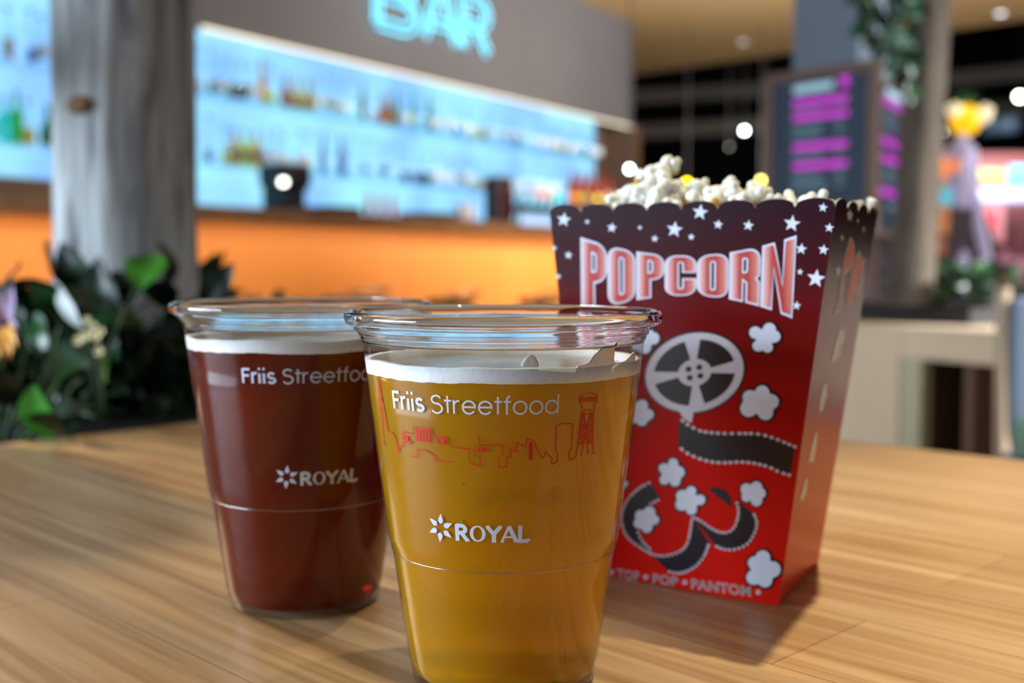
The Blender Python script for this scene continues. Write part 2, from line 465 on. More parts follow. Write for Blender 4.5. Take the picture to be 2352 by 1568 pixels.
def bottle_proto(shape, mat, fillm=None, lab=None, capm=None):
    key = (shape, mat.name, fillm.name if fillm else '', lab.name if lab else '')
    if key in BP: return BP[key]
    pr = PROF[shape]; rb = max(r for r, z in pr); zt = pr[-1][1]; zs = [z for r, z in pr if r > rb * 0.9][-1]
    bd = lathe((0, 0), pr, 20, cap1=True)
    cp = lathe((0, 0), [(0.0, zt), (0.016, zt), (0.016, zt + 0.022), (0.0, zt + 0.022)], 12)
    BP[key] = (bd, cp, rb, zs, mat, fillm, lab, capm or m_cap)
    return BP[key]
BM = {}
def bottle(name, loc, label, group, proto, cat='bottle'):
    key = id(proto)
    if key not in BM:
        bd, cp, rb, zs, mat, fm, lab, capm = proto
        def mk(n, VF, m):
            me = bpy.data.meshes.new(n); me.from_pydata(VF[0], [], VF[1]); me.update()
            me.polygons.foreach_set('use_smooth', [True] * len(me.polygons)); me.materials.append(m); return me
        ms = [('bottle', mk('bottle', bd, mat)), ('bottle_cap', mk('bottle_cap', cp, capm))]
        if fm: ms.append(('liquid', mk('liquid', lathe((0, 0), [(0.0, 0.004), (rb - 0.003, 0.004), (rb - 0.003, zs * 0.62), (0.0, zs * 0.62)], 20), fm)))
        if lab: ms.append(('bottle_label', mk('bottle_label', lathe((0, 0), [(rb + 0.0006, zs * 0.30), (rb + 0.0006, zs * 0.72)], 20), lab)))
        BM[key] = ms
    ms = BM[key]
    o = bpy.data.objects.new(name, ms[0][1]); COL.objects.link(o); o.location = loc
    if name == 'red_bottle': o.scale = (0.75, 0.75, 0.5)
    tag(o, label, cat, group)
    for n, me in ms[1:]:
        c = bpy.data.objects.new(n, me); COL.objects.link(c); c.parent = o
    return o
amber = tinted('glass_amber', (222, 150, 30)); dark = pm('liquid_dark', (52, 40, 30), 0.2); green = tinted('glass_green', (20, 165, 80))
gold = tinted('tint_gold', (250, 206, 60)); amb = tinted('tint_amb', (236, 150, 30)); brown = tinted('tint_brown', (150, 104, 70))
blue = tinted('tint_blue', (20, 120, 190)); navy = tinted('tint_navy', (70, 120, 190)); orange = tinted('tint_orange', (255, 176, 70))
slate = tinted('tint_slate', (96, 98, 124)); grng = tinted('tint_grng', (60, 205, 120)); olive = tinted('tint_olive', (176, 168, 110))
yel = tinted('tint_yel', (248, 232, 150)); pink = tinted('tint_pink', (246, 206, 214)); teal = tinted('tint_teal', (80, 225, 215)); redb = tinted('tint_redb', (250, 120, 110))
placed = {1: [], 2: []}
def on_shelf(px, row, name, label, proto, group, cat='bottle'):
    z = ZS1 if row == 1 else ZS2
    w = W_BOT + random.uniform(-0.03, 0.03)
    t = tw(hb(px, 300, W_BOT)); placed[row].append(t)
    return bottle(name, bar(t, w, z), label, group, proto, cat)
upper = 'coloured bottles on the upper lit shelf'; lower = 'coloured bottles on the lower lit shelf'
# the ones with colour, from left to right along the bar
S = [
 (22, 1, 'liquor_bottle', 'bottle of pale pink liquor on the upper lit shelf, far left end', ('tall', m_clear, pink, m_lab)),
 (72, 1, 'liquor_bottle', 'blue bottle on the upper lit shelf just left of the tree trunk', ('slim', m_clear, navy, None)),
 (462, 1, 'liquor_bottle', 'pale pink bottle on the upper shelf against the right side of the trunk', ('slim', m_clear, pink, None)),
 (482, 1, 'liquor_bottle', 'thin dark green bottle on the upper shelf, first green one right of the trunk', ('slim', m_clear, olive, None)),
 (533, 1, 'liquor_bottle', 'bottle of olive brown liquor on the upper shelf, left of the near black one', ('square', m_clear, olive, None)),
 (556, 1, 'liquor_bottle', 'bottle of near black liquor on the upper shelf between olive and orange ones', ('square', m_clear, dark, None)),
 (599, 1, 'liquor_bottle', 'bright orange slim bottle on the upper shelf above the black machine', ('slim', orange, None, None)),
 (622, 1, 'liquor_bottle', 'bottle of thin orange liquor beside the bright orange slim one', ('tall', m_clear, yel, None)),
 (652, 1, 'liquor_bottle', 'squat amber bottle with brown label, left one of the amber pair on the upper shelf', ('round', amb, None, brown)),
 (684, 1, 'liquor_bottle', 'squat amber bottle with brown label, middle of the amber trio on the upper shelf', ('round', gold, None, brown)),
 (706, 1, 'liquor_bottle', 'squat gold bottle at the right end of the amber trio on the upper shelf', ('round', gold, None, brown)),
 (748, 1, 'liquor_bottle', 'clear bottle with an olive label on the upper shelf right of the amber trio', ('tall', m_clear, None, olive)),
 (772, 1, 'liquor_bottle', 'clear slim bottle with olive label, second right of the amber trio', ('slim', m_clear, None, olive)),
 (838, 1, 'liquor_bottle', 'slim brown bottle on the upper shelf left of the pink one', ('slim', brown, None, None)),
 (856, 1, 'liquor_bottle', 'bottle of pink liquor on the upper shelf below the letter B', ('slim', m_clear, pink, None)),
 (878, 1, 'liquor_bottle', 'dark amber bottle on the upper shelf next to the first green bottle', ('round', amb, None, None)),
 (896, 1, 'liquor_bottle', 'low dark amber bottle squeezed beside the first green bottle', ('round', amb, None, None)),
 (918, 1, 'liquor_bottle', 'tall pale green bottle, left of three green ones on the upper shelf', ('slim', green, None, None)),
 (952, 1, 'liquor_bottle', 'strong green slim bottle, middle of three green ones on the upper shelf', ('slim', grng, None, None)),
 (984, 1, 'liquor_bottle', 'thin green bottle, right of three green ones on the upper shelf', ('slim', green, None, grng)),
 (1010, 1, 'liquor_bottle', 'clear bottle with thin blue label right of the green bottles', ('slim', m_clear, None, navy)),
 (1042, 1, 'liquor_bottle', 'clear bottle with navy label, second right of the green bottles', ('slim', m_clear, navy, None)),
 (1092, 1, 'liquor_bottle', 'bottle of pale yellow liquor on the upper shelf below the neon letter A', ('square', m_clear, yel, None)),
 (1110, 1, 'liquor_bottle', 'gold bottle with dark label on the upper shelf below the neon letter R', ('square', m_clear, gold, brown)),
 (1160, 1, 'liquor_bottle', 'clear bottle with low olive liquor left of the brown one', ('tall', m_clear, None, olive)),
 (1184, 1, 'liquor_bottle', 'dark brown filled bottle on the upper shelf toward its right end', ('tall', m_clear, brown, None)),
 (1272, 1, 'liquor_bottle', 'pale gold bottle, first of the gold run at the right shelf end', ('square', m_clear, yel, None)),
 (1300, 1, 'liquor_bottle', 'strong gold bottle, second of the gold run at the right shelf end', ('square', m_clear, gold, None)),
 (1320, 1, 'liquor_bottle', 'slim gold bottle, third of the gold run at the right shelf end', ('slim', m_clear, gold, None)),
 (1346, 1, 'liquor_bottle', 'dull olive gold bottle, last on the upper shelf before the brown pier', ('tall', m_clear, olive, None)),
 (14, 2, 'liquor_bottle', 'turquoise bottle at the far left end of the lower lit shelf', ('square', teal, None, None)),
 (38, 2, 'liquor_bottle', 'dark green bottle on the lower shelf beside the turquoise one', ('tall', grng, None, None)),
 (64, 2, 'liquor_bottle', 'bottle with gold label between two green ones on the lower shelf', ('square', m_clear, gold, None)),
 (104, 2, 'liquor_bottle', 'bright green bottle on the lower shelf touching the left side of the trunk', ('round', green, None, grng)),
 (472, 2, 'liquor_bottle', 'slim dark teal bottle on the lower shelf just right of the trunk', ('slim', m_clear, navy, None)),
 (516, 2, 'liquor_bottle', 'bottle of pale yellow liquor, left of the yellow group on the lower shelf', ('square', m_clear, yel, None)),
 (540, 2, 'liquor_bottle', 'square gold bottle with brown label, second of the yellow group', ('square', gold, None, brown)),
 (564, 2, 'liquor_bottle', 'square gold bottle with brown label, third of the yellow group', ('square', yel, None, brown)),
 (586, 2, 'liquor_bottle', 'gold bottle at the right of the yellow group, above the black machine', ('square', gold, None, brown)),
 (742, 2, 'liquor_bottle', 'slim blue bottle on the lower shelf right of the black machine', ('slim', navy, None, None)),
 (784, 2, 'liquor_bottle', 'deep blue bottle standing alone on the lower shelf', ('tall', blue, None, None)),
 (836, 2, 'liquor_bottle', 'clear bottle with faint blue label, right of the deep blue bottle', ('slim', m_clear, None, navy)),
 (884, 2, 'liquor_bottle', 'clear bottle with grey blue label, second right of the deep blue bottle', ('tall', m_clear, None, navy)),
 (932, 2, 'liquor_bottle', 'bottle of grey blue liquor left of the dark slate bottles', ('square', m_clear, navy, None)),
 (956, 2, 'liquor_bottle', 'dark slate bottle, left of the slate pair on the lower shelf', ('square', m_clear, slate, None)),
 (982, 2, 'liquor_bottle', 'dark slate bottle, right of the slate pair on the lower shelf', ('square', m_clear, slate, None)),
 (1060, 2, 'liquor_bottle', 'clear bottle with an olive label left of the last gold bottles', ('tall', m_clear, None, olive)),
 (1092, 2, 'liquor_bottle', 'pale gold bottle left of the strong gold one near the dark tap column', ('square', m_clear, yel, None)),
 (1114, 2, 'liquor_bottle', 'strong gold bottle, second left of the dark tap column', ('square', m_clear, gold, None)),
 (1134, 2, 'liquor_bottle', 'amber gold bottle right against the dark tap column', ('square', m_clear, amb, None)),
]
for px, row, nme, lab, (shp, mt, fl, lb) in S:
    on_shelf(px, row, nme, lab, bottle_proto(shp, mt, fl, lb), upper if row == 1 else lower)
# clear bottles fill the gaps
cl = [bottle_proto('tall', m_clear, None, m_lab), bottle_proto('slim', m_clear), bottle_proto('square', m_clear, None, m_lab)]
for row in (1, 2):
    t = tw(hb(-20, 300, W_BOT)); tend = T_LIT - 0.08
    z = ZS1 if row == 1 else ZS2
    while t < tend:
        if all(abs(t - q) > 0.085 for q in placed[row]):
            bottle('clear_bottle', bar(t, W_BOT + random.uniform(-0.02, 0.03), z),
                   'clear glass bottle among the coloured ones on the ' + ('upper' if row == 1 else 'lower') + ' lit shelf',
                   'clear bottles on the ' + ('upper' if row == 1 else 'lower') + ' shelf', random.choice(cl))
            placed[row].append(t); t += 0.085
        t += 0.035

# ------------------------------------------------------------------ things on the bar counter
m_blk = pm('machine_black', (20, 20, 24), 0.3); m_blkr = pm('machine_red', (120, 32, 24), 0.4); m_chrome = pm('chrome', (225, 230, 235), 0.12, 1.0)
wm = 0.22
a0, a1 = tw(hb(592, 430, wm + 0.2)), tw(hb(704, 430, wm)); zt = hb(650, 374, wm).z
cm = thing('coffee_machine', 'black coffee machine with a small round light on the bar counter', 'coffee machine', bar((a0 + a1) / 2, wm, CZ))
obj('body', *bbox(bar, a0 + 0.03, a1, wm, wm + 0.20, CZ + 0.02, zt - 0.02, 0.02), m_blk, cm)
obj('hood', *bbox(bar, a0, a1 - 0.02, wm - 0.07, wm + 0.20, zt - 0.14, zt, 0.02), m_blk, cm)
obj('side_panel', *bbox(bar, a1 - 0.002, a1 + 0.02, wm, wm + 0.18, CZ + 0.14, zt - 0.03, 0.004), m_blkr, cm, label='dark red side panel')
obj('drip_tray', *bbox(bar, a0 + 0.06, a1 - 0.03, wm - 0.10, wm + 0.02, CZ, CZ + 0.04, 0.008), m_blk, cm)
pl = hb(650, 418, wm - 0.08)
lv, lf = lathe((0, 0), [(0.0, 0.03), (0.016, 0.028), (0.018, 0.02), (0.018, 0.0), (0.0, 0.0)], 20)
ob = -BN
lv = [pl + BD * v.x + Vector((0, 0, 1)) * v.y + ob * (v.z - 0.01) for v in lv]
obj('indicator_lamp', lv, lf, emit_mat('lamp_white', (255, 252, 245), 9.0), cm, True, label='small lit white round lamp')
obj('lamp_housing', *bbox(bar, tw(pl) - 0.05, tw(pl) + 0.05, wm - 0.072, wm + 0.02, pl.z - 0.04, pl.z + 0.04, 0.01), m_blk, cm)
# dark tap column
a0, a1 = tw(hb(1146, 450, 0.1)), tw(hb(1182, 450, 0.1)); zt = hb(1163, 406, 0.1).z
tap = thing('beer_tap_column', 'dark red beer tap column on the bar counter beside the coloured lamps', 'beer tap', bar((a0 + a1) / 2, 0.1, CZ))
obj('column', *bbox(bar, a0, a1, 0.1, 0.24, CZ, zt, 0.01), noisy('tap_dark_red', (38, 14, 16), (70, 16, 16), (4, 4, 4), 0.3), tap)
obj('base_plate', *bbox(bar, a0 - 0.06, a1 + 0.06, 0.06, 0.28, CZ, CZ + 0.012, 0.004), m_blk, tap)
obj('spout', *tube([bar((a0 + a1) / 2, 0.1, zt - 0.08), bar((a0 + a1) / 2, 0.05, zt - 0.085), bar((a0 + a1) / 2, 0.03, zt - 0.13)], 0.012, 8), m_chrome, tap)
# tap bar with glowing badges
b0, b1 = tw(hb(1186, 460, 0.12)), tw(hb(1446, 470, 0.12)); zbar = hb(1300, 470, 0.12).z
tb = thing('badge_rail', 'dark tap rail with a row of glowing coloured round badges', 'tap rail', bar((b0 + b1) / 2, 0.12, CZ))
obj('rail', *bbox(bar, b0, b1, 0.12, 0.2, zbar - 0.09, zbar - 0.03, 0.01), m_blk, tb)
for t_ in (b0 + 0.1, (b0 + b1) / 2, b1 - 0.1):
    obj('post', *tube([bar(t_, 0.16, CZ), bar(t_, 0.16, zbar - 0.08)], 0.018, 10), m_blk, tb)
bad = [(1204, 446, (215, 205, 220), .8), (1216, 424, (190, 190, 250), .8), (1236, 446, (255, 120, 80), 1.3), (1256, 448, (255, 110, 60), 1.3), (1276, 450, (60, 230, 170), 1.3), (1294, 450, (0, 190, 255), 1.5), (1312, 452, (255, 130, 20), 1.5), (1328, 453, (235, 190, 40), 1.2), (1346, 452, (215, 200, 110), .9), (1372, 456, (250, 225, 20), 1.6), (1392, 452, (225, 225, 190), .9), (1408, 452, (235, 225, 210), .8)]
for px, py, c, s_ in bad:
    q = hb(px, py, 0.10); rr_ = 0.030
    lv, lf = lathe((0, 0), [(0.0, 0.02), (rr_, 0.018), (rr_, 0.0), (0.0, 0.0)], 20)
    lv = [q + BD * v.x + Vector((0, 0, 1)) * v.y + ob * v.z for v in lv]
    obj('badge', lv, lf, emit_mat('badge_%d' % px, c, s_ * 1.6), tb, True)
    obj('tap_handle', *tube([Vector((q.x, q.y, q.z)) + BN * 0.02, bar(tw(q), 0.16, zbar - 0.05)], 0.010, 8), m_blk, tb)
rr0, rr1 = tw(hb(1316, 410, 0.42)), tw(hb(1396, 410, 0.42)); zr = hb(1350, 402, 0.42).z
for i in range(5):
    t_ = rr0 + (rr1 - rr0) * i / 4
    sb = obj('syrup_bottle', *lathe(bar(t_, 0.42, 0), [(0.0, CZ), (0.05, CZ), (0.055, CZ + 0.02), (0.055, zr - 0.10), (0.02, zr - 0.05), (0.02, zr), (0.0, zr)], 16), pm('syrup_red', (120, 38, 24), 0.3), None, True)
    tag(sb, 'dark orange red bottle standing behind the glowing badges on the bar', 'bottle', 'red bottles behind the badges')
# small lit sign
q0, q1 = hb(1186, 490, -0.004), hb(1262, 522, -0.004)
sg = thing('lit_sign', 'small white lit sign on the bar counter edge beside the popcorn box', 'sign', bar(tw((q0 + q1) / 2), 0, CZ - 0.05))
obj('sign_case', *bbox(bar, tw(q0), tw(q1), -0.03, -0.001, q1.z, q0.z, 0.006), m_blk, sg)
obj('lit_face', *box(bar, tw(q0) + 0.012, tw(q1) - 0.012, -0.034, -0.028, q1.z + 0.012, q0.z - 0.012), emit_mat('sign_white', (190, 215, 255), 1.5), sg)
# bottles with red caps and glasses on the counter
for i, px in enumerate((852, 880, 908)):
    q = hb(px, 490, 0.12)
    bottle('red_bottle', bar(tw(q), 0.14, CZ), ('left', 'middle', 'right')[i] + ' one of three small red bottles on the bar counter', 'small red bottles on the bar', bottle_proto('slim', pm('red_plastic', (238, 84, 70), 0.4, emit=None), None, None))
m_can = pm('can_white', (205, 200, 205), 0.4)
for px in (1060, 1078):
    q = hb(px, 500, 0.15)
    c_ = obj('metal_can', *lathe(bar(tw(q), 0.15, CZ), [(0.0, 0), (0.04, 0), (0.042, 0.004), (0.042, 0.12), (0.036, 0.128), (0.0, 0.126)], 20, z0=CZ + .0005), m_can, None, True)
    tag(c_, ('left' if px == 1060 else 'right') + ' one of two pale cans on the bar counter left of the tap column', 'can', 'cans on the bar')
m_tray = pm('bar_mat_dark', (34, 28, 24), 0.7)
for i, (x0, x1) in enumerate(((768, 834), (986, 1052))):
    t0_, t1_ = tw(hb(x0, 500, 0.03)), tw(hb(x1, 500, 0.03))
    tr = obj('bar_mat', *bbox(bar, t0_, t1_, 0.04, 0.3, CZ, CZ + 0.045, 0.004), m_tray)
    tag(tr, ('dark bar mat on the counter between machine and red bottles', 'dark bar mat on the counter left of the pale cans')[i], 'bar mat')

# ------------------------------------------------------------------ bar stools
m_seat = pm('stool_seat_dark', (52, 44, 44), 0.45)
st0 = None
for i, px in enumerate((812, 1034, 1238)):
    q = hit_plane(px, 684, P0 + BN * (-0.42), BN); zs = q.z
    L_ = ('dark bar stool with chrome rail in front of the orange bar, nearest the tree trunk', 'dark bar stool with chrome rail, middle one before the orange bar', 'dark bar stool with chrome rail nearest the popcorn box')[i]
    s_ = thing('bar_stool', L_, 'bar stool', (q.x, q.y, 0), 'bar stools along the orange front', math.atan2(BD.y, BD.x))
    c = (q.x, q.y)
    obj('seat', *lathe(c, [(0.0, zs - 0.06), (0.15, zs - 0.06), (0.165, zs - 0.04), (0.165, zs - 0.015), (0.14, zs), (0.0, zs)], 28), m_seat, s_, True)
    obj('pole', *tube([(c[0], c[1], 0.02), (c[0], c[1], zs - 0.06)], 0.028, 12), m_chrome, s_)
    obj('base', *lathe(c, [(0.0, 0.0), (0.2, 0.0), (0.2, 0.01), (0.04, 0.035), (0.0, 0.035)], 28), m_chrome, s_, True)
    obj('foot_ring', *tube([(c[0] + 0.15 * math.cos(2 * PI * k / 24), c[1] + 0.15 * math.sin(2 * PI * k / 24), 0.28) for k in range(24)], 0.012, 8, True), m_chrome, s_)
    f_ = frame(c, BD)
    obj('back_rail', *tube([f_(-0.15, -0.06, zs - 0.03), f_(-0.16, -0.09, zs + 0.02), f_(-0.12, -0.16, zs + 0.045), f_(0, -0.18, zs + 0.05), f_(0.12, -0.16, zs + 0.045), f_(0.16, -0.09, zs + 0.02), f_(0.15, -0.06, zs - 0.03)], 0.011, 8), m_chrome, s_)

#PART2
# ================================================================== table
m_oak, nt, N, L, p = nm('oak_staves')
tc = N.new('ShaderNodeTexCoord')
br = N.new('ShaderNodeTexBrick'); br.offset = 0.37; br.squash = 1.0
br.inputs['Scale'].default_value = 1.0; br.inputs['Brick Width'].default_value = 0.62; br.inputs['Row Height'].default_value = 0.062
br.inputs['Mortar Size'].default_value = 0.00025; br.inputs['Bias'].default_value = 0.0
br.inputs['Color1'].default_value = C4((200, 172, 134)); br.inputs['Color2'].default_value = C4((216, 190, 152)); br.inputs['Mortar'].default_value = C4((140, 108, 76))
mp = N.new('ShaderNodeMapping'); mp.inputs['Scale'].default_value = (5, 130, 5)
nz = N.new('ShaderNodeTexNoise'); nz.inputs['Scale'].default_value = 1.0; nz.inputs['Detail'].default_value = 6; nz.inputs['Distortion'].default_value = 0.6
rp = ramp(N, [(0.34, (204, 184, 160)), (0.62, (255, 255, 255))])
mp2 = N.new('ShaderNodeMapping'); mp2.inputs['Scale'].default_value = (1.6, 26, 2)
nz2 = N.new('ShaderNodeTexNoise'); nz2.inputs['Scale'].default_value = 1.0; nz2.inputs['Detail'].default_value = 3
rp2 = ramp(N, [(0.3, (226, 208, 186)), (0.7, (255, 252, 248))])
mx = N.new('ShaderNodeMix'); mx.data_type = 'RGBA'; mx.blend_type = 'MULTIPLY'; mx.inputs[0].default_value = 0.9
mx2 = N.new('ShaderNodeMix'); mx2.data_type = 'RGBA'; mx2.blend_type = 'MULTIPLY'; mx2.inputs[0].default_value = 0.9
L.new(tc.outputs['Object'], br.inputs['Vector'])
for a, b in ((mp, nz), (mp2, nz2)):
    L.new(tc.outputs['Object'], a.inputs[0]); L.new(a.outputs[0], b.inputs['Vector'])
L.new(nz.outputs[0], rp.inputs[0]); L.new(nz2.outputs[0], rp2.inputs[0])
L.new(br.outputs['Color'], mx.inputs[6]); L.new(rp.outputs[0], mx.inputs[7])
L.new(mx.outputs[2], mx2.inputs[6]); L.new(rp2.outputs[0], mx2.inputs[7]); L.new(mx2.outputs[2], p.inputs['Base Color'])
p.inputs['Roughness'].default_value = 0.36; p.inputs['Specular IOR Level'].default_value = 0.45
bp = N.new('ShaderNodeBump'); bp.inputs['Strength'].default_value = 0.12; bp.inputs['Distance'].default_value = 0.002
L.new(nz.outputs[0], bp.inputs['Height']); L.new(bp.outputs[0], p.inputs['Normal'])

pr = (hit_z(1890, 1000, TZ) + hit_z(2352, 1060, TZ)) / 2
pl = (hit_z(0, 1020, TZ) + hit_z(470, 965, TZ)) / 2
cx = ((pr.x + pr.y) - (pl.y - pl.x)) / 2; CT = Vector((cx, cx + (pl.y - pl.x), 0))   # far corner of the table
UT = Vector((1, -1, 0)).normalized(); VT = Vector((-1, -1, 0)).normalized()
tbl = thing('table', 'light oak tabletop of glued staves carrying both drinks and the popcorn box', 'table', (CT.x, CT.y, 0), None, -PI / 4)
tf = frame(CT, UT, VT)
V, F = bbox(tf, 0, 1.55, 0, 1.25, TZ - 0.04, TZ, 0.003)
obj('tabletop', V, F, m_oak, tbl)
obj('pedestal', *tube([tf(0.8, 0.6, 0.03), tf(0.8, 0.6, TZ - 0.04)], 0.045, 16), pm('table_steel', (40, 40, 42), 0.4), tbl)
obj('foot_plate', *bbox(tf, 0.5, 1.1, 0.3, 0.9, 0, 0.03, 0.006), MATS['table_steel'], tbl)

# ================================================================== cups
ZS = 1.040
CUP = [(r, z * ZS) for r, z in [(0.0262, 0.0), (0.0278, 0.0012), (0.0284, 0.0055), (0.0290, 0.0068), (0.0336, 0.0382), (0.0340, 0.0396), (0.0349, 0.0424), (0.0351, 0.0436), (0.0417, 0.0945), (0.0421, 0.0985)]]
def cup_r(z):
    if z <= CUP[0][1]: return CUP[0][0]
    for (r0, z0), (r1, z1) in zip(CUP, CUP[1:]):
        if z <= z1: return r0 + (r1 - r0) * (z - z0) / (z1 - z0)
    return CUP[-1][0]
class CupF:
    def __init__(s, c):
        s.c = Vector((c.x, c.y, TZ)); t = Vector((-c.x, -c.y, 0)).normalized(); s.t = t; s.r = Vector((-t.y, t.x, 0))
    def pt(s, phi, z, off=0.00016):
        r = cup_r(z) + off
        return s.c + (s.t * math.cos(phi) + s.r * math.sin(phi)) * r + Vector((0, 0, z))
    def hit(s, px, py):
        d = ray(px, py); o = CAM - s.c
        best = None; k = 0.2
        while k < 0.6:
            q = o + d * k; g = math.hypot(q.x, q.y) - cup_r(q.z)
            if g <= 0:
                lo, hi = k - 0.002, k
                for _ in range(24):
                    m_ = (lo + hi) / 2; q = o + d * m_
                    if math.hypot(q.x, q.y) > cup_r(q.z): lo = m_
                    else: hi = m_
                q = o + d * hi; return math.atan2(q.dot(s.r), q.dot(s.t)), q.z
            if best is None or g < best[0]: best = (g, q.copy())
            k += 0.002
        q = best[1]; return math.atan2(q.dot(s.r), q.dot(s.t)), q.z
m_wall = thin_clear('cup_clear', (0.97, 0.975, 0.98), 0.045, 0.06, 0.42)
m_rim = pm('cup_rim_clear', (250, 252, 255), 0.03, trans=1.0, ior=1.42)
m_step = thin_clear('cup_step_clear', (0.98, 0.98, 0.96), 0.16, 0.2)
m_white = pm('print_white', (206, 216, 240), 0.5)
m_red = pm('print_red', (200, 30, 8), 0.5)
m_foam = noisy('beer_foam', (232, 234, 236), (246, 246, 244), (900, 900, 900), 0.55, 2)
MATS['beer_foam'].node_tree.nodes['Principled BSDF'].inputs['Subsurface Weight'].default_value = 0.0
m_film = noisy('froth_film', (150, 148, 146), (176, 174, 170), (120, 120, 120), 0.22, 3)
def beer_mat(name, refr, diff, mixf, rough):
    m, nt, N, L, p = nm(name); N.remove(p)
    rf = N.new('ShaderNodeBsdfRefraction'); rf.inputs[0].default_value = C4(refr); rf.inputs['Roughness'].default_value = rough; rf.inputs['IOR'].default_value = 1.22
    df = N.new('ShaderNodeBsdfDiffuse'); df.inputs[0].default_value = C4(diff)
    tl = N.new('ShaderNodeBsdfTranslucent'); tl.inputs[0].default_value = C4(diff)
    m1 = N.new('ShaderNodeMixShader'); m1.inputs[0].default_value = 0.5
    m2 = N.new('ShaderNodeMixShader'); m2.inputs[0].default_value = mixf
    gl = N.new('ShaderNodeBsdfGlossy'); gl.inputs['Roughness'].default_value = 0.12
    fr = N.new('ShaderNodeFresnel'); fr.inputs[0].default_value = 1.16; m3 = N.new('ShaderNodeMixShader')
    L.new(df.outputs[0], m1.inputs[1]); L.new(tl.outputs[0], m1.inputs[2])
    L.new(rf.outputs[0], m2.inputs[1]); L.new(m1.outputs[0], m2.inputs[2])
    L.new(fr.outputs[0], m3.inputs[0]); L.new(m2.outputs[0], m3.inputs[1]); L.new(gl.outputs[0], m3.inputs[2])
    L.new(m3.outputs[0], N['Material Output'].inputs[0]); return m
m_pale = beer_mat('beer_pale', (250, 208, 40), (250, 190, 4), 0.55, 0.30)
m_dark = beer_mat('beer_dark', (160, 60, 30), (142, 44, 22), 0.55, 0.25)

# ---- monoline letters for the cup print
def circ(cx, cy, r, a0, a1, n=22, ry=None): return arc(cx, cy, r, ry or r, a0, a1, n)
def rr_loop(pts, k, n=4):
    """round the corners of a loop"""
    out = []; m = len(pts)
    for i in range(m):
        a, b, c = Vector(pts[i - 1]), Vector(pts[i]), Vector(pts[(i + 1) % m])
        da = min(k, (a - b).length * 0.45); dc = min(k, (c - b).length * 0.45)
        p1 = b + (a - b).normalized() * da; p2 = b + (c - b).normalized() * dc
        for j in range(n + 1):
            u = j / n; out.append(tuple(p1 * (1 - u) ** 2 + b * 2 * u * (1 - u) + p2 * u * u))
    return out
GLY = {
    'F': (0.50, [[(.07, 0), (.07, .70)], [(.07, .665), (.44, .665)], [(.07, .365), (.39, .365)]]),
    'r': (0.35, [[(.06, 0), (.06, .53)], circ(.25, .29, .19, 180, 78, 10, .205)]),
    'i': (0.22, [[(.07, 0), (.07, .48)], [(.02, .69), (.12, .69)]]),
    's': (0.45, [circ(.21, .375, .145, 30, 270, 14, .115) + circ(.21, .145, .165, 90, -150, 14, .115)]),
    'S': (0.60, [circ(.29, .515, .20, 28, 270, 18, .15) + circ(.29, .18, .225, 90, -155, 18, .185)]),
    't': (0.34, [[(.15, .68), (.15, .02)], [(.02, .495), (.31, .495)]]),
    'e': (0.62, [[(.06, .275), (.54, .275)] + circ(.30, .265, .24, 0, 322, 30)]),
    'f': (0.33, [[(.14, 0), (.14, .56)] + circ(.28, .56, .14, 180, 95, 8, .15), [(.02, .495), (.30, .495)]]),
    'o': (0.61, [circ(.305, .265, .24, 0, 360, 34)]),
    'd': (0.64, [circ(.30, .265, .24, 0, 360, 34), [(.545, 0), (.545, .74)]]),
    'A': (0.70, [[(.03, 0), (.33, .70)], [(.33, .70), (.66, 0)], [(.14, .22), (.54, .22)], [(-.03, .015), (.12, .015)], [(.55, .015), (.73, .015)]]),
    'R': (0.66, [[(.09, 0), (.09, .70)], [(.02, .685), (.16, .685)], [(.0, .015), (.18, .015)], [(.09, .67), (.26, .67)] + circ(.28, .51, .19, 85, -90, 12, .16) + [(.12, .35)], [(.28, .35), (.56, .0)], [(.50, .02), (.64, .02)]]),
    'O': (0.74, None), 
    'Y': (0.62, [[(.02, .70), (.31, .33)], [(.60, .70), (.31, .36)], [(.31, .36), (.31, 0)], [(.21, .015), (.41, .015)], [(-.03, .685), (.12, .685)], [(.52, .685), (.66, .685)]]),
    'L': (0.52, [[(.11, 0), (.11, .70)], [(.02, .685), (.20, .685)], [(.02, .03), (.46, .03)], [(.46, 0), (.47, .14)]]),
}
def text_strokes(txt, w, em, x0=0.0):
    """returns list of (V2, F) in metres, and the end x"""
    out = []; x = x0
    for ch in txt:
        if ch == ' ': x += 0.24 * em; continue
        adv, strokes = GLY[ch]
        if ch == 'O':
            o = polycirc(x / em + .35, .35, .345, 32, .36); h = polycirc(x / em + .35, .35, .195, 32, .295)
            V, F = fill([o, h], 0.3); out.append(([(a * em, b * em) for a, b in V], F))
        else:
            for s in strokes:
                ww = w
                if ch == 'i' and s[0][1] > .6: ww = max(w, .09)
                if ch in 'RYAL': ww = w * 0.45 if abs(s[0][1] - s[-1][1]) < .2 and len(s) < 4 and not (ch == 'L' and s[0][1] < .1) else w * (0.62 if ch in 'AY' and s[0] == (.03, 0) else 1)
                V, F = ribbon([((a * em + x), b * em) for a, b in s], ww * em, em * 0.07)
                out.append((V, F))
        x += adv * em
    return out, x
PRINT_PX = {}
def star_petals(cx, cy, r):
    out = []
    for k in range(6):
        a = R(90 + 60 * k - 6); ca, sa = math.cos(a), math.sin(a)
        pts = [(0.30, 0), (0.48, 0.20), (0.66, 0.17), (1.05, 0), (0.66, -0.17), (0.48, -0.20)]
        l = [(cx + r * (x * ca - y * sa), cy + r * (x * sa + y * ca)) for x, y in pts]
        out.append(fill([l]))
    return out
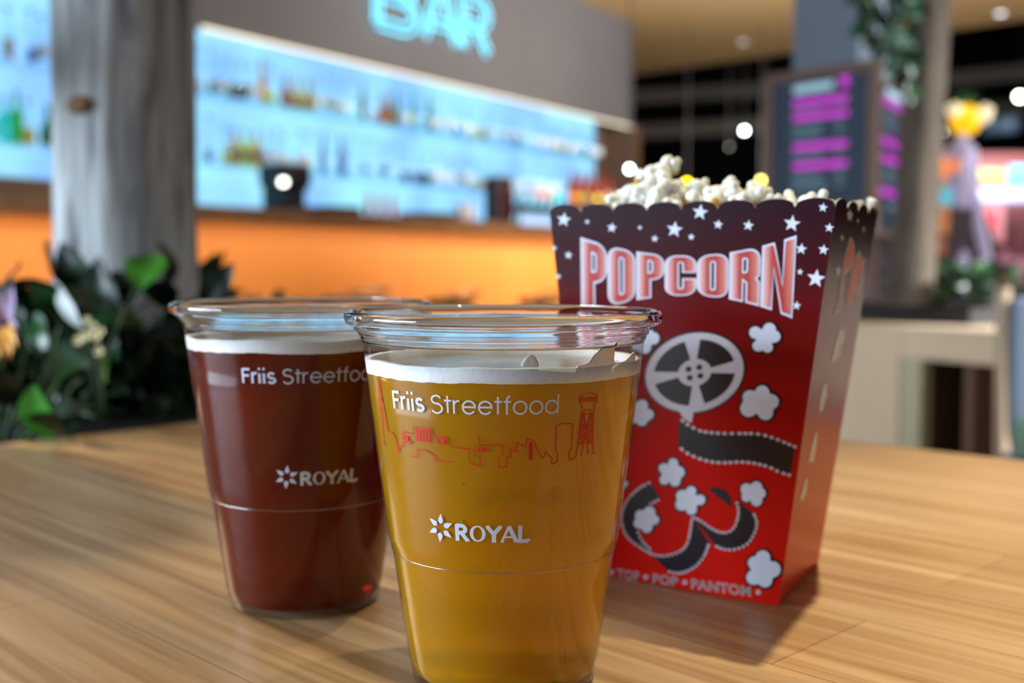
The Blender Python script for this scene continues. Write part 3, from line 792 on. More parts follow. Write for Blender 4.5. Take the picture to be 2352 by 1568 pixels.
SKY = [
 [(267,685),(278,830),(283,905),(290,1000),(303,1145)], [(290,1140),(315,1146)],
 [(267,685),(290,830),(305,905),(320,1000),(330,1055),(360,1065),(383,1100),(392,1165),(410,1200),(410,1155),(443,1160),(440,1058),(500,1073),(515,1060),(515,1022),(632,1035),(640,1075),(655,1105),(668,1088),(742,1093),(750,1160),(895,1180),(905,1275),(975,1300),(975,1238),(945,1222),(938,1200),(945,1190),(933,1175),(945,1150),(1130,1152),(1130,1220),(1103,1237),(1103,1303),(1158,1303),(1158,1240),(1185,1232),(1185,1180),(1225,1200),(1230,1132),(1288,1168),(1298,1100),(1352,1130),(1365,1180),(1385,1215),(1405,1240),(1422,1225),(1425,1195),(1468,1240),(1468,1285),(1508,1262),(1508,1195),(1495,1190),(1500,1018),(1545,1002),(1615,1005),(1612,1100),(1605,1180),(1590,1190),(1590,1255),(1635,1232),(1650,1140),(1668,1010),(1678,900),(1678,865),(1660,858),(1660,820),(1700,795),(1740,790),(1782,800),(1782,855),(1765,865),(1757,930),(1752,1050),(1752,1140),(1755,1210),(1775,1205)],
 [(495,1228),(535,1235),(540,1180),(590,1185),(660,1230),(665,1258),(773,1270)],
 [(970,1145),(968,1090),(955,1080)],
 [(1690,930),(1695,905),(1740,905),(1738,930),(1708,1050),(1690,930)], [(1690,930),(1708,1050),(1714,1140),(1720,1215)], [(1738,930),(1706,1050),(1690,1140),(1670,1225)],
 [(1672,935),(1755,935)], [(1648,1142),(1690,1142)], [(1714,1138),(1752,1138)], [(283,905),(303,905)],
 [(1676,935),(1690,960),(1668,985),(1696,1005),(1664,1025),(1700,1045),(1660,1070),(1702,1090),(1655,1110),(1694,1140)],
 [(1690,935),(1672,960),(1694,985),(1666,1005),(1700,1025),(1662,1045),(1704,1070),(1657,1090),(1698,1110),(1650,1140)],
 [(1740,935),(1756,960),(1732,985),(1756,1005),(1724,1025),(1754,1045),(1712,1070),(1752,1090),(1714,1110),(1752,1138)],
 [(1756,935),(1736,960),(1755,985),(1728,1005),(1754,1025),(1718,1045),(1752,1070),(1712,1090),(1752,1110),(1714,1138)],
]
SKYF = [[(275,820),(290,820),(293,850),(278,850)], [(1312,1133),(1338,1135),(1338,1253),(1310,1253)], polycirc(464,1107,17,14,22), polycirc(491,1133,11,12,14), polycirc(676,1125,13,12,15), polycirc(715,1123,19,14,22)]
for i in range(5):
    for j in range(2):
        SKYF.append([(525 + i * 21, 1035 + j * 46 + i * 2), (542 + i * 21, 1036 + j * 46 + i * 2), (543 + i * 21, 1078 + j * 46 + i * 2), (528 + i * 21, 1076 + j * 46 + i * 2)])
for i in range(3): SKYF.append([(956 + i * 24, 1167), (975 + i * 24, 1167), (975 + i * 24, 1196), (956 + i * 24, 1196)])
for i in range(8): SKYF.append([(1662 + i * 15, 822 - i), (1673 + i * 15, 821 - i), (1671 + i * 15, 854 - i), (1662 + i * 15, 856 - i)])

def make_cup(label, rim_px, width_px, rot, beer, foam_dz, skyline, splash):
    Y = 0.095 * F_PX / width_px
    c = at_Y(rim_px, 700, Y); cf = CupF(c)
    root = thing('plastic_cup', label, 'cup', (c.x, c.y, TZ))
    ctr = (c.x, c.y)
    obj('cup_wall', *lathe(ctr, [(0.0, 0.0022), (0.0245, 0.0016)] + CUP, 128, z0=TZ), m_wall, root, True)
    rim = [(0.0421, 0.0985), (0.0427, 0.0995), (0.0428, 0.1004), (0.0435, 0.1008), (0.0437, 0.1018), (0.0446, 0.1022), (0.0449, 0.1031), (0.0460, 0.1033), (0.0470, 0.1040), (0.0475, 0.1053), (0.0474, 0.1066), (0.0465, 0.1074), (0.0455, 0.1073),
           (0.0450, 0.1066), (0.0445, 0.1056), (0.0442, 0.1042), (0.0436, 0.1036), (0.0431, 0.1030), (0.0429, 0.1020), (0.0423, 0.1016), (0.0421, 0.1006), (0.0418, 0.0996), (0.0416, 0.0985)]
    rim = [(r, z * ZS) for r, z in rim]
    obj('rim', *lathe(ctr, rim, 160, close=True, z0=TZ), m_rim, root, True)
    for r_, z_ in ((0.0337, 0.0389),):
        obj('step_glint_ring', *lathe(ctr, [(r_ * 1.0 + 0.00028 * math.cos(2 * PI * k / 8), z_ * ZS + 0.00028 * math.sin(2 * PI * k / 8)) for k in range(8)], 128, close=True, z0=TZ), m_step, root, True)  # glossy ring added to draw the highlight line on the step
    zl = 0.0902 * ZS + foam_dz
    lp = [(0.0, 0.0026)] + [(0.0258, 0.0026)] + [(cup_r(z) - 0.0004, z) for z in (0.004, 0.0068, 0.02, 0.0382, 0.0396, 0.0424, 0.0436, 0.06, 0.08)] + [(cup_r(zl) - 0.0004, zl), (0.0, zl)]
    V, F = lathe(ctr, lp, 128, z0=TZ)
    obj('beer', V, F, beer, root, True)
    # foam: raised ring against the wall, thin film inside
    seg = 160; V = []; F = []
    rows = [('o', 0.0), ('o', 1.0), ('i', 1.0), ('i', 0.0)]
    fV = []; fF = []
    for j in range(6):
        for i in range(seg):
            a = 2 * PI * i / seg; n1 = noise.noise(Vector((math.cos(a) * 3, math.sin(a) * 3, foam_dz * 900 + 2))); n2 = noise.noise(Vector((math.cos(a) * 14, math.sin(a) * 14, 5)))
            zt_ = 0.0938 * ZS + foam_dz + 0.0004 * n1 + 0.0001 * n2; zb_ = 0.0899 * ZS + foam_dz + 0.0004 * n1 + 0.00025 * n2
            ri = cup_r(zt_) - 0.0035 - 0.0022 * (n1 + 0.3)
            r_, z_ = [(cup_r(zb_) - 0.00025, zb_), (cup_r(zt_) - 0.00025, zt_), (ri + 0.0012, zt_ + 0.0001), (ri, zt_ - 0.0006), (ri - 0.0006, 0.0918 * ZS + foam_dz), (0.0, 0.0916 * ZS + foam_dz)][j]
            V.append(Vector((ctr[0] + r_ * math.cos(a), ctr[1] + r_ * math.sin(a), TZ + z_)))
    for j in range(4):
        for i in range(seg):
            i2 = (i + 1) % seg; F.append((j * seg + i, j * seg + i2, (j + 1) * seg + i2, (j + 1) * seg + i))
    fo = obj('foam', V[:5 * seg], F, m_foam, root, True)
    obj('beer_film', V[4 * seg:5 * seg], [tuple(range(seg))], m_film, root, label='grey thin froth film inside the foam ring')
    for lp_ in splash:
        # a lick of foam drying on the inside of the wall
        V2, F2 = fill([[(780 + x / 3.0154, 640 + y / 3.0154) for x, y in rr_loop(lp_, 22, 4)]], 9)
        hv = [cf.hit(*q) for q in V2]; k = len(hv); mm = Mesh()
        mm.add([cf.pt(a, b, -0.0003) for a, b in hv], F2); mm.add([cf.pt(a, b, -0.0008) for a, b in hv], [f[::-1] for f in F2])
        ec = {}
        for f in F2:
            for a, b in zip(f, f[1:] + f[:1]): ec[(a, b)] = 1
        for a, b in list(ec):
            if (b, a) not in ec: mm.F.append((b, a, k + a, k + b))
        obj('foam_splash', mm.V, mm.F, m_foam, fo, True)
    # ---------------- print
    if skyline is not None:
        REF['cf'] = cf
    ref = REF['cf']
    a0, z0 = ref.hit(905, 938); a1, z1 = ref.hit(1282, 948); zb = (z0 + z1) / 2
    span = (a1 - a0) * cup_r(zb)
    s1, x1 = text_strokes('Friis ', .115, 1.0); s2, x2 = text_strokes('Streetfood', .068, 1.0, x1)
    em = span / (x2 - 0.06)
    for nme, ss, lab in (('printed_name', s1 + s2, 'white printed lettering reading Friis Streetfood'),):
        mm = Mesh()
        for V2, F2 in ss: mm.add([cf.pt(a0 + rot + x * em / cup_r(zb), zb + y * em) for x, y in V2], F2)
        obj(nme, mm.V, mm.F, m_white, root, label=lab)
    for back in (0, 1):
        mm = Mesh()
        b0, y0 = ref.hit(1047, 1240); b1, y1 = ref.hit(1214, 1242); zr = (y0 + y1) / 2
        ss, xe = text_strokes('ROYAL', .175, 1.0); em2 = (b1 - b0) * cup_r(zr) / (xe - 0.03)
        ph = rot + (PI if back else 0)
        for V2, F2 in ss: mm.add([cf.pt(b0 + ph + x * em2 / cup_r(zr), zr + y * em2) for x, y in V2], F2)
        sa, sz = ref.hit(1012, 1212)
        for V2, F2 in star_petals(0, 0, 0.0040): mm.add([cf.pt(sa + ph + x / cup_r(sz), sz + y) for x, y in V2], F2)
        obj('printed_mark', mm.V, mm.F, m_white, root, label='white six petal star and ROYAL lettering' + (' on the far side' if back else ''))
    if skyline:
        mm = Mesh(); u = lambda p_: (780 + p_[0] / 3.0154, 640 + p_[1] / 3.0154)
        for pl_ in SKY:
            V2, F2 = ribbon([u(q) for q in pl_], 1.3 if pl_ is SKY[0] else 2.3, 5)
            mm.add([cf.pt(*cf.hit(*q)) for q in V2], F2)
        for lp_ in SKYF:
            V2, F2 = fill([[u(q) for q in lp_]])
            mm.add([cf.pt(*cf.hit(*q)) for q in V2], F2)
        obj('printed_skyline', mm.V, mm.F, m_red, root, label='thin red line print of a town skyline')
        # a few drops and bubbles clinging to the wall
        mm = Mesh()
        for k in range(42):
            if k < 24: x, y = 1250 + random.gauss(30, 22), 1400 + random.gauss(0, 28)
            else: x, y = random.uniform(960, 1360), random.uniform(1080, 1500)
            a, z = cf.hit(x, y); r_ = random.uniform(0.00015, 0.00042)
            if k == 0: a, z = cf.hit(1196, 1181); r_ = 0.0004
            q = cf.pt(a, z, 0.0); bm = bmesh.new(); bmesh.ops.create_icosphere(bm, subdivisions=1, radius=r_)
            bm.verts.index_update()
            mm.add([v.co + q for v in bm.verts], [tuple(v.index for v in f.verts) for f in bm.faces]); bm.free()
        tag(obj('droplets', mm.V, mm.F, m_rim, root, True), kind='stuff')
    return root, cf
REF = {}
SPL = [[(1255,610),(1270,570),(1300,535),(1330,525),(1360,540),(1378,580),(1385,615)],
       [(1640,605),(1700,595),(1740,575),(1765,530),(1800,505),(1820,470),(1860,460),(1900,460),(1922,420),(1922,460),(1910,480),(1912,520),(1905,570),(1920,582),(1985,575),(2040,520),(2060,500),(2050,590),(1900,640),(1700,650)]]
make_cup('clear plastic cup of cloudy golden beer with red skyline print, nearest on the table', 1156, 727, 0.0, m_pale, 0.0, True, SPL)
make_cup('clear plastic cup of dark reddish brown beer standing behind the golden one', 693, 590, R(19.5), m_dark, 0.0018, None, [])

# ================================================================== popcorn box
A = hit_z(1353, 1315, TZ); B = hit_z(1788, 1393, TZ); D = hit_z(1817, 1286, TZ); C = A + D - B
B2 = at_Y(1920, 468, B.y - 0.030)
fn = (B - A).cross(B2 - A).normalized()
A2 = hit_plane(1262, 484, A, fn)
D2 = at_Y(2016, 487, B2.y + 0.074); D2.z = B2.z
_ns = (B2 - B).cross(D2 - B); _dl = _ns.cross(Vector((0, 0, 1))).normalized(); _dl *= 1 if _dl.y > 0 else -1
D = B + _dl * (D - B).length; C = A + D - B
C2 = A2 + D2 - B2
for v in (A, B, C, D): v.z = TZ + 0.0003
bxo = (A + B + C + D) / 4
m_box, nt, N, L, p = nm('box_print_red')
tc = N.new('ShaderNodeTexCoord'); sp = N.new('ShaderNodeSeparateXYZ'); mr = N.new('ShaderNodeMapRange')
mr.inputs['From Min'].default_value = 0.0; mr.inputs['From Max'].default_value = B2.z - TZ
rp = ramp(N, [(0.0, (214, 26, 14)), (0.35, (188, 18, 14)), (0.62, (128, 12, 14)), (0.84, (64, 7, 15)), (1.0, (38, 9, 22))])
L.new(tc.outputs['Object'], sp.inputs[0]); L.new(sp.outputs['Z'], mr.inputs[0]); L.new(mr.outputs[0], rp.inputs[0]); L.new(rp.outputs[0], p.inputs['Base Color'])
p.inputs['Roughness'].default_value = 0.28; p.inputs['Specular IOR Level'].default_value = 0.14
m_board = pm('box_card_inside', (214, 208, 200), 0.7)
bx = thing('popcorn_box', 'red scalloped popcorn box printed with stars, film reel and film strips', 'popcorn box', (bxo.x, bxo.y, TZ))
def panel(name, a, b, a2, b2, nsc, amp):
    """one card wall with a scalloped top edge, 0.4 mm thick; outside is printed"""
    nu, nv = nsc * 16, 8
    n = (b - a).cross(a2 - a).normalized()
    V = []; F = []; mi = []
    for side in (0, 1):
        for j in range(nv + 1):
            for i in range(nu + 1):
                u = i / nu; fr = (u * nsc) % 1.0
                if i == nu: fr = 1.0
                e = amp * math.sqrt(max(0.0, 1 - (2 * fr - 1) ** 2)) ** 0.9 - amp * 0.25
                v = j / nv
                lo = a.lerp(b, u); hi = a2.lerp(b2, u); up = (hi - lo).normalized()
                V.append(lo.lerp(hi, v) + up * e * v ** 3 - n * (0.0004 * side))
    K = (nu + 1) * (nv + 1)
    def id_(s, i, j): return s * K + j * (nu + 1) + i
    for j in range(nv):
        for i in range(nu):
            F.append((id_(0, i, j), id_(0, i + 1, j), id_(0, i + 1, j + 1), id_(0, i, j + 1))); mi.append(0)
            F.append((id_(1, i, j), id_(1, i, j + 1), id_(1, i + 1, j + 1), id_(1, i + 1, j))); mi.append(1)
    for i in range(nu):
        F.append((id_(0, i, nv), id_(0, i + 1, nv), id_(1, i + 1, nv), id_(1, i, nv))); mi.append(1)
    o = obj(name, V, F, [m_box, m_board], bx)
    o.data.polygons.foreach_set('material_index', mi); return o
amp = 0.0030
fp = panel('front_panel', A, B, A2, B2, 8, amp)
sp_ = panel('side_panel', B, D, B2, D2, 4, amp)
panel('back_panel', D, C, D2, C2, 8, amp)
panel('side_panel', C, A, C2, A2, 4, amp)
obj('bottom_panel', [A, B, D, C], [(0, 1, 2, 3)], m_board, bx)
NF = (B - A).cross(A2 - A).normalized()
NS = (D - B).cross(B2 - B).normalized()
def onf(px, py, off): return hit_plane(px, py, A, NF) + NF * off
def ons(px, py, off): return hit_plane(px, py, B, NS) + NS * off
m_pw = pm('box_print_white', (214, 222, 240), 0.35)
m_pb = pm('box_print_black', (14, 10, 14), 0.3)
m_pnavy = pm('box_print_navy', (20, 14, 26), 0.3)
m_pg = pm('box_print_silver', (200, 196, 206), 0.4)
m_pgrey = pm('box_print_grey', (186, 176, 180), 0.4)
m_pg2 = pm('box_print_pewter', (140, 116, 120), 0.4)
def decal(name, loops_list, m, off, parent, on=onf, label=None, uv=None):
    mm = Mesh(); UV = []
    for loops in loops_list:
        V2, F2 = fill(loops); mm.add([on(x, y, off) for x, y in V2], F2)
        if uv: UV += [uv(x, y, loops) for x, y in V2]
    return obj(name, mm.V, mm.F, m, parent, label=label, uv=UV if uv else None)
c7 = lambda x, y: (1230 + x / 2.8, 340 + y / 2.8)
c8 = lambda x, y: (1380 + x / 2.8, 860 + y / 2.8)
# POPCORN title: block letters pinched into an arch
LET = [('P', 290, 460), ('O', 463, 643), ('P', 650, 828), ('C', 832, 1036), ('O', 1040, 1244), ('R', 1250, 1452), ('N', 1460, 1680)]
def quad(x, p0, p1, p2):
    (x0, y0), (x1, y1), (x2, y2) = p0, p1, p2
    return y0 * (x - x1) * (x - x2) / ((x0 - x1) * (x0 - x2)) + y1 * (x - x0) * (x - x2) / ((x1 - x0) * (x1 - x2)) + y2 * (x - x0) * (x - x1) / ((x2 - x0) * (x2 - x1))
def warp(X, v):
    tp = quad(X, (290, 572), (930, 690), (1680, 560)); bt = quad(X, (297, 1078), (930, 948), (1660, 1087))
    lean = (8 if X < 930 else -25) * (abs(X - 930) / 700) ** 2 * (1 - v)
    return c7(X + lean, bt + (tp - bt) * v)
HH = 360.0
outer, inner = [], []
def densify(l, step=14):
    out = []; n = len(l)
    for i in range(n):
        a, b = l[i], l[(i + 1) % n]; k = max(1, int(math.hypot(b[0] - a[0], b[1] - a[1]) / step))
        for j in range(k): out.append((a[0] + (b[0] - a[0]) * j / k, a[1] + (b[1] - a[1]) * j / k))
    return out
for ch, x0, x1 in LET:
    w = x1 - x0; s = w * 0.455 if ch != 'N' else w * 0.36
    if ch == 'C': s = w * 0.45
    loops = glyph(ch, w, HH, s, t=66, leg=w * 0.53 if ch == 'P' else (w * 0.46 if ch == 'R' else None))
    if ch in 'OPRC': loops = [loops[0]] + [l for l in loops[1:]]
    mk = lambda ls: [[warp(x0 + x, y / HH) for x, y in densify(l)] for l in ls]
    outer.append(mk(loops))
    inn = [inset(loops[0], 11)] + [inset(l, 11, True) for l in loops[1:]]
    inner.append(mk(inn))
ti = decal('title_lettering', outer, m_pw, 0.00012, bx, label='white outlined lettering reading POPCORN')
m_fill, nt, N, L, p = nm('title_fill_red')
uvn = N.new('ShaderNodeUVMap'); sx = N.new('ShaderNodeSeparateXYZ'); rp = ramp(N, [(0.0, (228, 196, 198)), (0.30, (178, 56, 42)), (0.62, (164, 32, 22)), (0.9, (200, 112, 100)), (1.0, (226, 170, 164))])
L.new(uvn.outputs[0], sx.inputs[0]); L.new(sx.outputs['X'], rp.inputs[0]); L.new(rp.outputs[0], p.inputs['Base Color']); p.inputs['Roughness'].default_value = 0.35
def fu(x, y, loops):
    xs = [q[0] for q in loops[0]]; return ((x - min(xs)) / (max(xs) - min(xs)), 0.5)
decal('lettering_fill', inner, m_fill, 0.00024, ti, uv=fu)
# stars
def star(cx, cy, s, rot=8):
    return [c7(cx + (s if k % 2 == 0 else s * 0.42) * math.cos(R(-90 + rot + 36 * k)), cy + (s if k % 2 == 0 else s * 0.42) * math.sin(R(-90 + rot + 36 * k))) for k in range(10)]
ST = [(183,460,48),(333,473,18),(492,512,34),(672,511,17),(895,523,54),(768,582,25),(1003,571,24),(1060,412,53),(1176,491,33),(1370,497,37),(1650,485,56),(1850,382,32),(1890,512,32),(213,688,28),(122,643,20),(148,825,20),(1710,648,38),(1853,653,36),(1702,795,22),(1805,838,62),(1680,1012,30)]
decal('star_print', [[star(x, y, s)] for x, y, s in ST], m_pw, 0.00012, bx, label='scattered white printed stars')
# popcorn drawings
def cloud(cx, cy, r, seed, g=0.0, n=44):
    rnd = random.Random(seed); cs = [(0, 0, r * 0.55)]
    k = 5
    for i in range(k):
        a = 2 * PI * i / k + rnd.uniform(-.25, .25); d = r * rnd.uniform(.50, .66); cs.append((d * math.cos(a), d * math.sin(a), r * rnd.uniform(.32, .44)))
    out = []
    for i in range(n):
        a = 2 * PI * i / n; ux, uy = math.cos(a), math.sin(a); best = 0
        for x, y, q in cs:
            q2 = q + g; b_ = x * ux + y * uy; disc = b_ * b_ - (x * x + y * y - q2 * q2)
            if disc >= 0: best = max(best, b_ + math.sqrt(disc))
        out.append((cx + ux * best, cy + uy * best))
    return out
CL = [(1758,775,35),(1748,925,44),(1480,775,32),(1468,948,32),(1541,1085,33),(1585,1150,34),(1485,1193,31),(1730,1131,29),(1750,1307,40),(1424,1110,18)]
# film reel
def ell(u, v):
    a = R(-14); x, y = 114 * u, 90 * v
    return (1596 + x * math.cos(a) - y * math.sin(a), 855 + x * math.sin(a) + y * math.cos(a))
def sect(a0, a1, r0, r1, n=12):
    return [ell(r1 * math.cos(R(a0 + (a1 - a0) * i / n)), r1 * math.sin(R(a0 + (a1 - a0) * i / n))) for i in range(n + 1)] + [ell(r0 * math.cos(R(a1 - (a1 - a0) * i / n)), r0 * math.sin(R(a1 - (a1 - a0) * i / n))) for i in range(n + 1)]
ringl = [ell(math.cos(2 * PI * i / 56), math.sin(2 * PI * i / 56)) for i in range(56)]
ringo = [ell(1.045 * math.cos(2 * PI * i / 56), 1.05 * math.sin(2 * PI * i / 56)) for i in range(56)]
reel = decal('film_reel_print', [[ringo]], m_pb, 0.00012, bx, label='printed silver film reel with four openings')
holes = []
for k in range(4):
    a = k * 90 + 8
    holes.append(sect(a + 11, a + 79, 0.34, 0.83))
for k in range(4):
    a = R(45 + k * 90 + 5); holes.append([ell(0.155 * math.cos(a) + 0.065 * math.cos(2 * PI * i / 12), 0.155 * math.sin(a) + 0.075 * math.sin(2 * PI * i / 12)) for i in range(12)])
decal('reel_disc', [[ringl] + holes], m_pg, 0.00024, reel)
# film strips
def spline(pts, n=8):
    out = []; P = [Vector(p) for p in pts]
    for i in range(len(P) - 1):
        p0 = P[max(i - 1, 0)]; p1 = P[i]; p2 = P[i + 1]; p3 = P[min(i + 2, len(P) - 1)]
        for j in range(n):
            t = j / n; out.append(tuple(0.5 * ((2 * p1) + (p2 - p0) * t + (2 * p0 - 5 * p1 + 4 * p2 - p3) * t * t + (3 * p1 - p0 - 3 * p2 + p3) * t ** 3)))
    out.append(tuple(P[-1])); return out
E1t = [(505,275),(560,320),(640,360),(740,375),(860,378),(1000,380),(1090,400),(1170,430),(1248,462)]
E1b = [(495,455),(560,505),(640,540),(720,560),(800,565),(900,560),(1000,570),(1090,595),(1150,625),(1218,645)]
E2o = [(325,690),(255,725),(190,785),(150,850),(135,920),(150,1000),(190,1060),(250,1105),(325,1150)]
E2i = [(380,800),(325,830),(280,866),(245,920),(237,985),(262,1060),(316,1118)]
E3t = [(320,1148),(380,1165),(450,1158),(520,1130),(560,1080),(578,1000),(590,915)]
E3b = [(432,1262),(500,1275),(560,1260),(620,1222),(668,1160),(698,1080)]
E4t = [(590,915),(640,937),(700,980),(760,1010),(820,1012),(860,980),(880,930),(888,870),(872,805)]
E4b = [(738,1098),(800,1122),(880,1118),(950,1080),(990,1015),(1005,950),(985,895)]
def strip(t, b): return [[c8(*q) for q in spline(t) + spline(b)[::-1]]]
fs = decal('film_strip_print', [strip(E1t, E1b), strip(E2o, E2i), strip(E3t, E3b), strip(E4t, E4b), [[c8(*q) for q in [(690,735),(720,725),(755,724),(800,742),(830,780),(850,855),(800,820)]]]], m_pnavy, 0.00018, bx, label='black printed film strips curling below the reel')
beads = []
for e in (E1t, E1b, E2o, E2i, E3t, E3b, E4t, E4b):
    pts = spline(e); acc = 10; stepb = 19 if e in (E1t, E1b) else 16
    rot = 1
    for a, b in zip(pts, pts[1:]):
        d = math.hypot(b[0] - a[0], b[1] - a[1]); acc += d
        if acc >= (36 if e in (E1t, E1b) else 21):
            acc = 0; an = math.atan2(b[1] - a[1], b[0] - a[0]); rx, ry = (15, 11) if e in (E1t, E1b) else (10, 10)
            cx_, cy_ = b[0], b[1]
            beads.append([[c8(cx_ + rx * math.cos(q) * math.cos(an) - ry * math.sin(q) * math.sin(an), cy_ + rx * math.cos(q) * math.sin(an) + ry * math.sin(q) * math.cos(an)) for q in [2 * PI * i / 10 for i in range(10)]]])
decal('strip_perforation', beads, m_pg, 0.00028, fs)
decal('reel_tongue', [[[c8(*q) for q in [(508,218),(540,206),(600,212),(596,260),(585,310),(545,290),(515,255)]]]], m_pg, 0.00026, fs)
for i, (x, y, r) in enumerate(CL):
    pc = decal('popcorn_print', [[cloud(x, y, r * 1.08, i + 3, r * 0.10 + 1)]], m_pb, 0.00030, bx)
    decal('puff_fill', [[cloud(x, y, r * 1.08, i + 3)]], m_pw, 0.00040, pc)
# maker lettering along the bottom
def font_mesh(txt, off):
    cu = bpy.data.curves.new('t', 'FONT'); cu.body = txt; cu.size = 1.0; cu.fill_mode = 'FRONT'; cu.offset = off; cu.space_character = 1.05; cu.resolution_u = 4
    o = bpy.data.objects.new('t', cu); COL.objects.link(o); bpy.context.view_layer.update()
    me = bpy.data.meshes.new_from_object(o.evaluated_get(bpy.context.evaluated_depsgraph_get()))
    V = [(v.co.x, v.co.y) for v in me.vertices]; F = [tuple(q.vertices) for q in me.polygons]
    bpy.data.objects.remove(o); bpy.data.curves.remove(cu); bpy.data.meshes.remove(me); return V, F
# words with their start and end along the base line, in crop pixels
WD = [('TOP', 103, 252), ('POP', 333, 498), ('PANTOM', 580, 968)]
bl = lambda x: 1307 + (x - 103) * (1424 - 1307) / (968 - 103)
mk = None
for lay, (off, m, lift) in enumerate(((0.035, m_pgrey, 0.00014), (-0.022, m_pg2, 0.00024))):
    mm = Mesh()
    for wd_, xa, xb in WD:
        V2, F2 = font_mesh(wd_, off if lay == 0 else off); xs = [v[0] for v in V2]; x0_, x1_ = min(xs), max(xs)
        pad = 0 if lay == 0 else 2.2
        sc = (xb - xa - 2 * pad) / (x1_ - x0_); h = 62 / 0.73
        mm.add([onf(*c8(xa + pad + (x - x0_) * sc, bl(xa + (x - x0_) * sc) - y * h), lift) for x, y in V2], F2)
    if lay == 0:
        for x in (70, 290, 541, 1013):
            l = polycirc(x, bl(x) - 32, 17, 14); V2, F2 = fill([l]); mm.add([onf(*c8(*q), lift) for q in V2], F2)
        mk = obj('maker_lettering', mm.V, mm.F, m, bx, label='small silver lettering reading TOP POP PANTOM')
    else:
        obj('lettering_core', mm.V, mm.F, m, mk)
# side panel print
SS = [(2020,432,36),(2072,468,13),(2110,525,18),(1970,576,20),(1946,790,34)]
def sstar(cx, cy, s): return [c7(cx + .62 * (s if k % 2 == 0 else s * 0.42) * math.cos(R(-84 + 36 * k)), cy + 1.3 * (s if k % 2 == 0 else s * 0.42) * math.sin(R(-84 + 36 * k))) for k in range(10)]
decal('star_print', [[sstar(*q)] for q in SS], m_pw, 0.00012, bx, ons, label='printed stars on the right side panel')
m_pink = pm('box_print_rose', (206, 120, 110), 0.35)
SL = [[(2020,572),(2034,580),(2050,625),(2048,700),(2030,770),(2008,800),(1985,800),(1950,1050),(1922,1066),(1985,700)],
      [(2080,660),(2095,690),(2098,760),(2075,880),(2048,960),(2018,1002),(1998,985),(2000,930),(2035,760),(2060,690)],
      [(2108,700),(2116,720),(2098,850),(2066,985),(2052,1000),(2070,880)]]
so = decal('title_lettering', [[[c7(*q) for q in l]] for l in SL], m_pw, 0.00012, bx, ons, label='foreshortened lettering on the right side panel')
decal('lettering_fill', [[inset([c7(*q) for q in l], 2.2)] for l in SL], m_pink, 0.00024, so, ons)
SP = [[(1955,1160),(1985,1158),(1980,1240),(1965,1270),(1955,1330),(1925,1378),(1900,1370),(1915,1300),(1930,1240)],
      [(1868,1525),(1890,1510),(1880,1580),(1862,1600)]]
for l in [[c7(*q) for q in SP[0]]] + [[c8(*q) for q in l] for l in ([(1432,60),(1450,50),(1452,130),(1425,230),(1400,240),(1410,150)], [(1380,370),(1390,372),(1385,450),(1365,560),(1335,560),(1355,460)], [(1318,665),(1330,670),(1318,760),(1295,810),(1278,800),(1300,730)])]:
    decal('popcorn_print', [[l]], m_pw, 0.00012, bx, ons)

# ================================================================== popcorn
m_pop = noisy('popcorn_white', (226, 224, 206), (246, 248, 240), (260, 260, 260), 0.7, 3, 0.0, 0.3, 0.25, 0.55)
m_hull = noisy('popcorn_hull', (196, 142, 54), (226, 180, 88), (300, 300, 300), 0.5)
ICO = bmesh.new(); bmesh.ops.create_icosphere(ICO, subdivisions=4, radius=1.0); ICO.verts.index_update()
IV = [v.co.copy() for v in ICO.verts]; IF = [tuple(v.index for v in f.verts) for f in ICO.faces]; ICO.free()
def pop_mesh(seed, k):
    rnd = random.Random(seed); cs = [(Vector((0, 0, 0)), 0.5)]
    for i in range(k):
        z = rnd.uniform(-.8, 1); a = 2.4 * i + rnd.uniform(-.4, .4); q = math.sqrt(max(0, 1 - z * z))
        cs.append((Vector((q * math.cos(a), q * math.sin(a), z)) * rnd.uniform(.45, .66), rnd.uniform(.28, .44)))
    V = []
    for d in IV:
        best = 0.3
        for c, q in cs:
            b_ = c.dot(d); disc = b_ * b_ - (c.length_squared - q * q)
            if disc >= 0: best = max(best, b_ + math.sqrt(disc))
        best *= 1 + 0.06 * noise.noise(d * 5 + Vector((seed, 0, 0))) + 0.03 * noise.noise(d * 14)
        V.append(d * best)
    me = bpy.data.meshes.new('popcorn_piece'); me.from_pydata(V, [], IF); me.update()
    me.polygons.foreach_set('use_smooth', [True] * len(me.polygons)); me.materials.append(m_pop)
    hv = []
    for r_, z_ in ((0.0, -.62), (0.22, -.60), (0.34, -.50), (0.38, -.40)):
        for i in range(12):
            a = 2 * PI * i / 12; hv.append(Vector((r_ * math.cos(a) * 1.1, r_ * math.sin(a), z_ * 1.05)))
    hf = [(j * 12 + i, j * 12 + (i + 1) % 12, (j + 1) * 12 + (i + 1) % 12, (j + 1) * 12 + i) for j in range(3) for i in range(12)]
    h = bpy.data.meshes.new('hull'); h.from_pydata(hv, [], hf); h.update(); h.materials.append(m_hull)
    h.polygons.foreach_set('use_smooth', [True] * len(h.polygons))
    return me, h
PM = [pop_mesh(s, k) for s, k in ((11, 4), (23, 5), (35, 4), (47, 5), (59, 3))]
def kernel(loc, r, label, i, group='popcorn heaped in the red box'):
    me, h = PM[(1, 4)[i] if i < 2 else i % 5]
    o = bpy.data.objects.new('popcorn_piece', me); COL.objects.link(o)
    o.location = loc; o.scale = (r, r, r); o.rotation_euler = (random.uniform(-1.2, 1.2), random.uniform(-1.2, 1.2), random.uniform(0, 6.28)) if i > 0 else (0, 0, 0)
    tag(o, label, 'popcorn', group)
    c = bpy.data.objects.new('hull', h); COL.objects.link(c); c.parent = o
    return o
GEN = 'white popcorn piece in the heap filling the red box'
